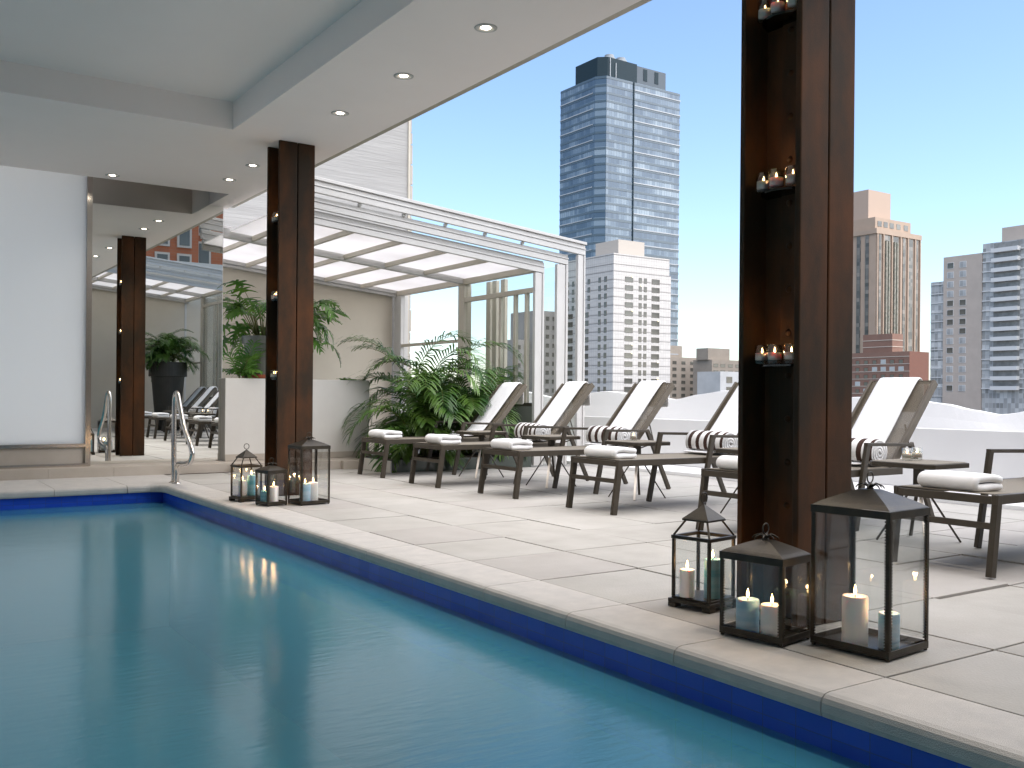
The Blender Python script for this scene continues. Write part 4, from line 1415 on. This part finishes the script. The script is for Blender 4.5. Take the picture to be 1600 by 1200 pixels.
def pane_mat(name, cols, fx, fz, rough=0.15, metal=0.0, line=(0.2, 0.22, 0.24), lw=0.07, nzs=(0.21, 0.63, 1), wnw=0.40):
    """curtain wall panes: each pane its own tone, thin mullions"""
    m = bpy.data.materials.new(name)
    t, b = nodes_of(m)
    tc = t.nodes.new('ShaderNodeTexCoord')
    sp = t.nodes.new('ShaderNodeSeparateXYZ'); t.links.new(tc.outputs['Object'], sp.inputs[0])
    ad = t.nodes.new('ShaderNodeMath'); ad.operation = 'ADD'
    t.links.new(sp.outputs['X'], ad.inputs[0]); t.links.new(sp.outputs['Y'], ad.inputs[1])
    def sc_(inp, k):
        q = t.nodes.new('ShaderNodeMath'); q.operation = 'MULTIPLY'; q.inputs[1].default_value = k
        t.links.new(inp, q.inputs[0]); return q.outputs[0]
    def op(o_, inp, v=None):
        q = t.nodes.new('ShaderNodeMath'); q.operation = o_
        t.links.new(inp, q.inputs[0])
        if v is not None: q.inputs[1].default_value = v
        return q.outputs[0]
    ux, uz = sc_(ad.outputs[0], 1 / fx), sc_(sp.outputs['Z'], 1 / fz)
    cb = t.nodes.new('ShaderNodeCombineXYZ')
    t.links.new(op('FLOOR', ux), cb.inputs[0]); t.links.new(op('FLOOR', uz), cb.inputs[1])
    wn = t.nodes.new('ShaderNodeTexWhiteNoise'); wn.noise_dimensions = '3D'
    t.links.new(cb.outputs[0], wn.inputs['Vector'])
    cb2 = t.nodes.new('ShaderNodeVectorMath'); cb2.operation = 'MULTIPLY'; cb2.inputs[1].default_value = nzs
    t.links.new(cb.outputs[0], cb2.inputs[0])
    nz = t.nodes.new('ShaderNodeTexNoise'); nz.inputs['Scale'].default_value = 1.0; nz.inputs['Detail'].default_value = 1
    t.links.new(cb2.outputs[0], nz.inputs['Vector'])
    mxv = t.nodes.new('ShaderNodeMath'); mxv.operation = 'MULTIPLY_ADD'; mxv.inputs[1].default_value = wnw
    t.links.new(wn.outputs['Value'], mxv.inputs[0])
    sh = op('MULTIPLY', nz.outputs['Fac'], 1.15 - wnw)
    t.links.new(sh, mxv.inputs[2])
    r = t.nodes.new('ShaderNodeValToRGB')
    r.color_ramp.interpolation = 'LINEAR'
    el = r.color_ramp.elements
    el[0].position = cols[0][0]; el[0].color = (*cols[0][1], 1)
    el[1].position = cols[-1][0]; el[1].color = (*cols[-1][1], 1)
    for pp, cc in cols[1:-1]:
        e_ = el.new(pp); e_.color = (*cc, 1)
    t.links.new(mxv.outputs[0], r.inputs[0])
    gl = op('LESS_THAN', op('FRACT', ux), lw / fx)
    mx = t.nodes.new('ShaderNodeMix'); mx.data_type = 'RGBA'
    mx.inputs['B'].default_value = (*line, 1)
    t.links.new(gl, mx.inputs['Factor']); t.links.new(r.outputs[0], mx.inputs['A'])
    t.links.new(mx.outputs['Result'], b.inputs['Base Color'])
    b.inputs['Roughness'].default_value = rough
    b.inputs['Metallic'].default_value = metal
    return m

# glass tower
t = empty('glass_tower', (272.6, 334.8, -35), 0, 'tall dark blue glass tower rising above the white building', 'skyscraper', None)
M['tglass'] = pane_mat('tower_glass', ((0.25, (0.035, 0.065, 0.105)), (0.48, (0.07, 0.11, 0.16)), (0.62, (0.13, 0.18, 0.235)), (0.80, (0.25, 0.31, 0.36))), 1.55, 3.55, 0.12, 0.0, (0.06, 0.085, 0.11), 0.14, (0.10, 0.83, 1), 0.17)
M['tspan'] = mat('tower_spandrel', (0.055, 0.085, 0.11), 0.3, spec=0.6)
M['tline'] = mat('tower_white_band', (0.36, 0.38, 0.40), 0.4)
M['tdark'] = mat('tower_crown_dark', (0.010, 0.026, 0.036), 0.6, spec=0.25)
M['tgrey'] = mat('tower_crown_grey', (0.07, 0.09, 0.11), 0.6)
M['tpale'] = mat('tower_plant_grey', (0.26, 0.28, 0.30), 0.5)
TX, TY, TZ = 48.2, 30.2, 181.0
ch = 3.2
outline = [(ch, 0), (TX, 0), (TX, TY), (0, TY), (0, ch * 1.3)]
p = MB(); p.prism(outline, 0, TZ); p.build('shaft', M['tglass'], t)
fl = 3.55
nfl = 26
k = 0
z = TZ - 0.2
i = 0
while z > TZ - 100 * fl / 2.0 and i < 50:
    p = MB()
    o_ = 0.12
    if i % 1 == 0:
        pl = [(ch - o_, -o_), (TX + o_, -o_), (TX + o_, TY), (-o_, TY), (-o_, ch * 1.3 - o_)]
        p.mi = 0; p.prism(pl, z - 0.95, z)
    if i % 2 == 1:
        p.mi = 1
        p.box(19.6, TX + 0.25, -0.35, -0.13, z - 0.05, z + 0.42)
        p.box(-0.35, -0.13, ch * 1.3 + 1.5, TY, z - fl - 0.05, z - fl + 0.42)
    p.build('floor_band', [M['tspan'], M['tline']], t)
    z -= fl; i += 1
p = MB(); p.box(19.0, 19.4, -0.5, -0.1, 0, TZ); p.build('vertical_groove', M['tdark'], t)
p = MB(); p.prism([(ch * 1.4, 0.9), (22, 0.9), (22, 20), (0.9, 20), (0.9, 3.9)], TZ, TZ + 9.0); p.build('crown', M['tdark'], t)
p = MB(); p.box(22, 40.0, 1.0, 20, TZ, TZ + 8.4); p.build('plant_room', M['tgrey'], t)
for xx in (26, 33):
    p = MB(); p.box(xx, xx + 2.2, 0.8, 1.0, TZ + 2.2, TZ + 7.6); p.build('louvre', M['tdark'], t)
for xx in (5.6, 9.0):
    p = MB(); p.box(xx, xx + .28, 0.5, 0.9, TZ - 0.5, TZ + 9.0 - (xx - 5) * .5); p.build('light_strip', M['tline'], t)
for xx in (12.0, 19.0):
    p = MB(); p.lathe(((0, 0), (2.9, 0), (2.9, 3.0), (2.2, 3.4), (2.2, 4.4), (0, 4.4)), 16, (xx, 9, TZ + 9)); p.build('cooling_tower', M['tpale'], t)

# white residential building
t = empty('white_building', (200.3, 238.8, -35), 0, 'white panelled apartment building with dark paired windows', 'building', None)
def panel_mat(name, c1, c2, mort, bw, rh, ms):
    m = bpy.data.materials.new(name)
    tt, b = nodes_of(m)
    tc = tt.nodes.new('ShaderNodeTexCoord'); sp = tt.nodes.new('ShaderNodeSeparateXYZ')
    tt.links.new(tc.outputs['Object'], sp.inputs[0])
    ad = tt.nodes.new('ShaderNodeMath'); ad.operation = 'ADD'
    tt.links.new(sp.outputs['X'], ad.inputs[0]); tt.links.new(sp.outputs['Y'], ad.inputs[1])
    cb = tt.nodes.new('ShaderNodeCombineXYZ')
    tt.links.new(ad.outputs[0], cb.inputs[0]); tt.links.new(sp.outputs['Z'], cb.inputs[1])
    br = tt.nodes.new('ShaderNodeTexBrick'); br.offset = 0.0 if bw > 1 else 0.5
    br.inputs['Scale'].default_value = 1
    br.inputs['Brick Width'].default_value = bw; br.inputs['Row Height'].default_value = rh; br.inputs['Mortar Size'].default_value = ms
    br.inputs['Color1'].default_value = (*c1, 1); br.inputs['Color2'].default_value = (*c2, 1); br.inputs['Mortar'].default_value = (*mort, 1)
    tt.links.new(cb.outputs[0], br.inputs['Vector']); tt.links.new(br.outputs['Color'], b.inputs['Base Color'])
    b.inputs['Roughness'].default_value = 0.8
    return m
M['wpanel'] = panel_mat('white_panels', (0.56, 0.53, 0.50), (0.51, 0.485, 0.46), (0.36, 0.34, 0.32), 1.1, 1.38, 0.04)
M['wline'] = mat('grey_string_course', (0.24, 0.22, 0.21), 0.8)
M['dkwin'] = mat('dark_window_glass', (0.050, 0.048, 0.042), 0.15, col2=(0.13, 0.125, 0.105), scale=0.17, detail=1)
M['dkframe'] = mat('brown_window_frame', (0.16, 0.14, 0.12), 0.6)
M['litwin'] = emit('lit_window', (1.0, 0.86, 0.6), 0.9)
BX, BY, BZ = 25.2, 26.5, 77.0
p = MB(); p.box(0, BX, 0, BY, 0, BZ); p.build('wall', M['wpanel'], t)
p = MB(); p.box(0.05, BX - 0.7, 0.05, BY, BZ, BZ + 5.8); p.build('upper_storey', M['wpanel'], t)
flh = 2.77
for j in range(18):
    z = BZ - 0.1 - flh * j
    p = MB(); p.box(-0.06, BX + .06, -0.06, -0.003, z, z + 0.2); p.box(-0.06, -0.003, 0.0, BY, z, z + 0.2); p.build('string_course', M['wline'], t)
for z, dd in ((BZ + 2.2, 0.02), (BZ + 5.2, 0.04)):
    p = MB(); p.box(-dd, BX - .65 + dd, -dd, 0.04, z, z + 0.2); p.box(-dd, 0.04, 0.05, BY, z, z + 0.2); p.build('string_course', M['wline'], t)
wide = bwin('window', 3.5, 1.75, 0.10, (M['dkframe'], M['dkwin'])); sm = bwin('window_small', 1.35, 1.75, 0.10, (M['dkframe'], M['dkwin']))
ml = bwin('window_mid', 3.0, 1.75, 0.10, (M['dkframe'], M['dkwin']))
for j in range(14):
    z = BZ - 0.1 - flh * (j + 0.5) + 0.08 - flh * 0.35
    for x, two in ((6.6, 0), (12.6, 1), (18.3, 0)):
        if two:
            for s_ in (-1.1, 1.1): inst(sm, 'window', t, (x + s_, 0, z))
        else: inst(wide, 'window', t, (x, 0, z))
    for y, two in ((5.5, 1), (14.2, j < 4), (22.8, j < 4)):
        if two:
            for s_ in (-1.5, 1.5): inst(sm, 'window', t, (0, y + s_, z), LEFT)
        else: inst(ml, 'window', t, (0, y, z), LEFT)
for x, z in ((8.0, BZ - 1.4), (8, BZ - 1.4 - 4*flh), (12.0, BZ - 1.3 - flh), (8, BZ - 1.4 - 8 * flh), (19.5, BZ - 1.4 - 5 * flh), (8, BZ - 1.4 - 9 * flh), (19.5, BZ - 1.4 - 10*flh), (19.5, BZ - 1.4 - 12*flh)):
    lw_ = MB(); lw_.box(x - .3, x + .3, -0.16, -0.13, z - .3, z + .3); lw_.build('lit_lamp', M['litwin'], t)
p = MB(); p.box(7.0, 18.5, 6, 18, BZ + 5.8, BZ + 11.6); p.build('penthouse', mat('beige_brick_penthouse', (0.46, 0.41, 0.36), 0.85), t)

# tan tower
t = empty('tan_tower', (331.8, 234.6, -35), 0, 'tall tan brick tower with dark vertical window strips', 'skyscraper', None)
M['tanb'] = mat('tan_brick', (0.42, 0.315, 0.24), 0.85, col2=(0.38, 0.285, 0.215), scale=0.2)
M['strip'] = pane_mat('tan_tower_windows', ((0.3, (0.035, 0.035, 0.03)), (0.5, (0.07, 0.068, 0.06)), (0.65, (0.12, 0.11, 0.095)), (0.85, (0.22, 0.19, 0.16))), 1.4, 1.45, 0.3, 0, (0.09, 0.08, 0.07), 0.12)
X, Y, Z = 29.2, 30.0, 102.0
p = MB(); p.box(0, X, 0, Y, 0, Z); p.build('wall', M['tanb'], t)
p = MB(); p.box(-0.5, X + .6, -0.6, Y, Z, Z + 2.0); p.build('cornice', M['tanb'], t)
p = MB(); p.box(1, X - 4.5, 1.2, Y, Z + 2, Z + 6.8); p.build('top_storey', M['tanb'], t)
for x in (2.5, 6.5, 10.5, 15.0, 20):
    p = MB(); p.box(x, x + 2.6, 1.08, 1.19, Z + 3.2, Z + 5.4); p.build('window', M['dkwin'], t)
p = MB(); p.box(1.8, 16.5, 5, 16.5, Z + 6.8, Z + 18.5); p.build('penthouse', mat('pink_brick_penthouse', (0.44, 0.33, 0.26), 0.85), t)
for x, w_ in ((1.7, 1.5), (5.2, 3.6), (10.7, 3.8), (17.5, 1.7), (21.5, 2.8), (26.4, 1.5)):
    p = MB(); p.box(x, x + w_, -0.25, -0.003, 8, Z - 0.3)
    p.build('window_strip', M['strip'], t)
for x in (5.2, 10.7):
    for s_ in (0, 1):
        p = MB(); p.box(x + .3 + s_ * 1.7, x + 1.2 + s_ * 1.7, -0.9, -0.26, 8, Z - 2.5); p.build('balcony_stack', mat('green_grey_balcony', (0.13, 0.14, 0.11), 0.7, col2=(0.30, 0.27, 0.22), scale=0.9), t)
for y, w_ in ((3.2, 1.6), (7.0, 1.8), (12, 3.4), (18.5, 1.8)):
    p = MB(); p.box(-0.25, -0.003, y, y + w_, 8, Z - 0.3); p.build('window_strip', M['strip'], t)
for x in (0.0, 3.9, 9.5, 15.2, 20.2, 25.1, 28.6):
    p = MB(); p.box(x, x + .6, -0.7, -0.26, 6, Z - 0.1); p.build('pier', M['tanb'], t)

# red brick block
t = empty('brick_building', (216.6, 143.4, -35), 0, 'low red brick apartment block in front of the tan tower', 'building', None)
M['redb'] = panel_mat('red_brick', (0.17, 0.062, 0.038), (0.15, 0.058, 0.038), (0.16, 0.09, 0.07), 0.6, 0.2, 0.02)
M['redface'] = mat('red_brick_pinkish', (0.235, 0.135, 0.10), 0.85, col2=(0.205, 0.115, 0.085), scale=0.3)
M['lband'] = mat('pale_band', (0.52, 0.45, 0.38), 0.8)
p = MB(); p.box(0, 8.3, 0, 34, 0, 48.2); p.build('wall', M['redface'], t)
p = MB(); p.box(-0.02, 8.32, -0.12, -0.003, 0, 48.2); p.build('end_wall', M['redb'], t)
for j in range(9):
    z = 46.9 - 1.87 * j
    p = MB(); p.box(-0.10, -0.003, -0.1, 34, z, z + 0.14); p.build('pale_course', M['lband'], t)
M['acw'] = mat('pale_blind', (0.42, 0.43, 0.42), 0.6)
w1 = bwin('bw1', 1.35, 1.15, 0.08, (M['redb'], M['dkwin'])); w2 = bwin('bw2', 1.5, 1.2, 0.08, (M['acw'], M['acw']))
for j in range(6):
    z = 45.7 - 1.87 * j
    for i in range(9):
        inst(w2 if rnd.random() < .35 else w1, 'window', t, (0, 2.2 + 2.55 * i, z), LEFT)
p = MB(); p.box(1.5, 6.0, 5.8, 14.5, 48.2, 53.0); p.build('stair_tower', M['redface'], t)
for z in (49.6, 51.3):
    p = MB(); p.box(1.4, 1.5, 5.75, 14.5, z, z + .16); p.box(1.4, 6.0, 5.7, 5.8, z, z + .16); p.build('pale_course', M['lband'], t)

# grey glass and stone apartment tower
t = empty('apartment_tower', (307.3, 154.6, -35), 0, 'stepped grey glass and stone tower with white balconies at the right edge', 'skyscraper', None)
M['gglass'] = pane_mat('grey_apartment_glass', ((0.25, (0.19, 0.19, 0.185)), (0.5, (0.32, 0.32, 0.315)), (0.65, (0.42, 0.42, 0.415)), (0.85, (0.56, 0.56, 0.55))), 1.25, 1.6, 0.35, 0, (0.42, 0.43, 0.44), 0.16)
M['gstone'] = mat('taupe_stone', (0.47, 0.40, 0.345), 0.85, col2=(0.43, 0.365, 0.315), scale=0.3)
M['gwhite'] = mat('pale_concrete_slab', (0.62, 0.615, 0.605), 0.7)
def seg(y0, y1, z1, xoff, m, name):
    p = MB(); p.box(xoff, 26, y0, y1, 0, z1); return p.build(name, m, t)
seg(35.9, 41.0, 77.0, 0.6, M['gglass'], 'glass_wing')
seg(22.3, 36.0, 85.1, 0.0, M['gstone'], 'stone_wing')
seg(-16, 22.2, 88.0, 0.3, M['gglass'], 'glass_wing')
p = MB(); p.box(3, 26, -16, 17.3, 88, 93); p.build('plant_storey', M['gstone'], t)
gw = bwin('gw', 2.4, 2.1, 0.10, (M['gwhite'], M['gglass']))
gd = bwin('gd', 2.4, 2.1, 0.10, (M['gwhite'], M['dkwin']))
for j in range(14):
    z = 82.0 - 3.22 * j
    for y in (33.4, 28.9):
        inst(gd if rnd.random() < .3 else gw, 'window', t, (0, y, z), LEFT)
for j in range(15):
    z = 84.9 - 3.22 * j
    p = MB(); p.box(-0.05, 0.29, -16, 22.2, z, z + .35)
    p.box(0.3, 0.58, 36.0, 41.0, z - 9, z - 8.75); p.build('floor_line', M['gwhite'], t)
    p = MB(); p.box(-1.6, 0.28, 9.6, 18.4, z - .4, z + .9); p.build('balcony', M['gwhite'], t)
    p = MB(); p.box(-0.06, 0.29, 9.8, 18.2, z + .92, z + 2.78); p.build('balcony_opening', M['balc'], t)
    p = MB(); p.box(-1.6, 0.28, -8, -1.0, z - .4, z + .9); p.build('balcony', M['gwhite'], t)

# small far blocks between the white building and the column
def block(x, y, wx, wy, z1, m, label, rows, colsx, fh=3.0, win=(2.2, 1.6), pent=None, cat='building'):
    t = empty('distant_building', (x, y, -35), 0, label, cat, 'distant buildings on the skyline')
    p = MB(); p.box(0, wx, 0, wy, 0, z1 + 35); p.build('wall', m, t)
    me = bwin('w', win[0], win[1], 0.08, (M['dkframe'], M['dkwin']))
    for j in range(rows):
        for xx in colsx:
            inst(me, 'window', t, (xx, 0, z1 + 35 - 2.6 - fh * j))
    if pent:
        for a_, b_, h_ in pent:
            p = MB(); p.box(a_, b_, 1.5, min(wy - 1, 9), z1 + 35, z1 + 35 + h_); p.build('penthouse', m, t)
    return t
M['hazeb'] = mat('hazy_grey_brick', (0.30, 0.28, 0.26), 0.85, col2=(0.27, 0.25, 0.235), scale=0.2)
M['tanc'] = mat('taupe_brick', (0.34, 0.29, 0.24), 0.85, col2=(0.30, 0.255, 0.21), scale=0.3)
M['palec'] = mat('pale_far_wall', (0.46, 0.46, 0.46), 0.8, col2=(0.40, 0.40, 0.40), scale=0.2)
block(309.0, 333.0, 27, 12, 20.3, M['tanc'], 'far taupe block with a roof plant room right of the white building', 7, (3.0, 8.2, 14.0, 19.8, 24.6), 3.1, (2.6, 1.6), [(4, 14.5, 5.5)])
block(319.5, 311.0, 21, 12, 18.6, M['tanc'], 'far taupe block with balconies left of the near column', 6, (2.5, 7, 12, 17), 3.0, (3.2, 1.6), [(-1.0, 13, 5.3)])
block(221.5, 212.0, 22, 10, 9.4, M['palec'], 'small pale rooftop building left of the near column', 2, (4, 9.5), 3.2, (2.6, 2.0))
block(190.0, 267.0, 11.5, 16, 30.5, M['hazeb'], 'grey brown tower block seen through the canopy side glass', 9, (1.8, 4.6, 7.4, 10), 3.1, (1.5, 1.5))
block(184.0, 271.0, 5.9, 12, 20.5, M['hazeb'], 'lower block stepping down left of the one behind the canopy glass', 6, (1.5, 4.2), 3.1, (1.4, 1.5))
# the brick building that only the mirror shows
t = empty('brick_building', (4.0, -30, -30), 0, 'orange red brick building seen only in the mirror above the canopy', 'building', None)
M['obrick'] = panel_mat('orange_brick', (0.42, 0.13, 0.055), (0.38, 0.115, 0.05), (0.36, 0.15, 0.08), 0.5, 0.16, 0.015)
p = MB(); p.box(11.6, 24, -10, 0, 0, 60); p.build('wall', M['obrick'], t)
p = MB(); p.box(6.0, 11.6, -10, 0.4, 0, 60); p.build('bay_wall', M['obrick'], t)
sw = bwin('mw', 0.8, 1.7, 0.10, (M['lband'], M['dkwin']))
for j in range(5):
    for x in (11.9, 15.6):
        inst(sw, 'window', t, (x + 0.1, 0.01, 36.8 + 2.05 * j), R(180))
    for x in (9.6, 10.8):
        inst(sw, 'window', t, (x, 0.41, 38.0 + 2.05 * j), R(180))

# street level ground far below
p = MB(); p.poly([(-1500, -1500, -36), (1800, -1500, -36), (1800, 1800, -36), (-1500, 1800, -36)])
tag(p.build('ground', mat('city_ground', (0.14, 0.14, 0.135), 0.9, col2=(0.09, 0.09, 0.09), scale=0.01)), kind='structure')
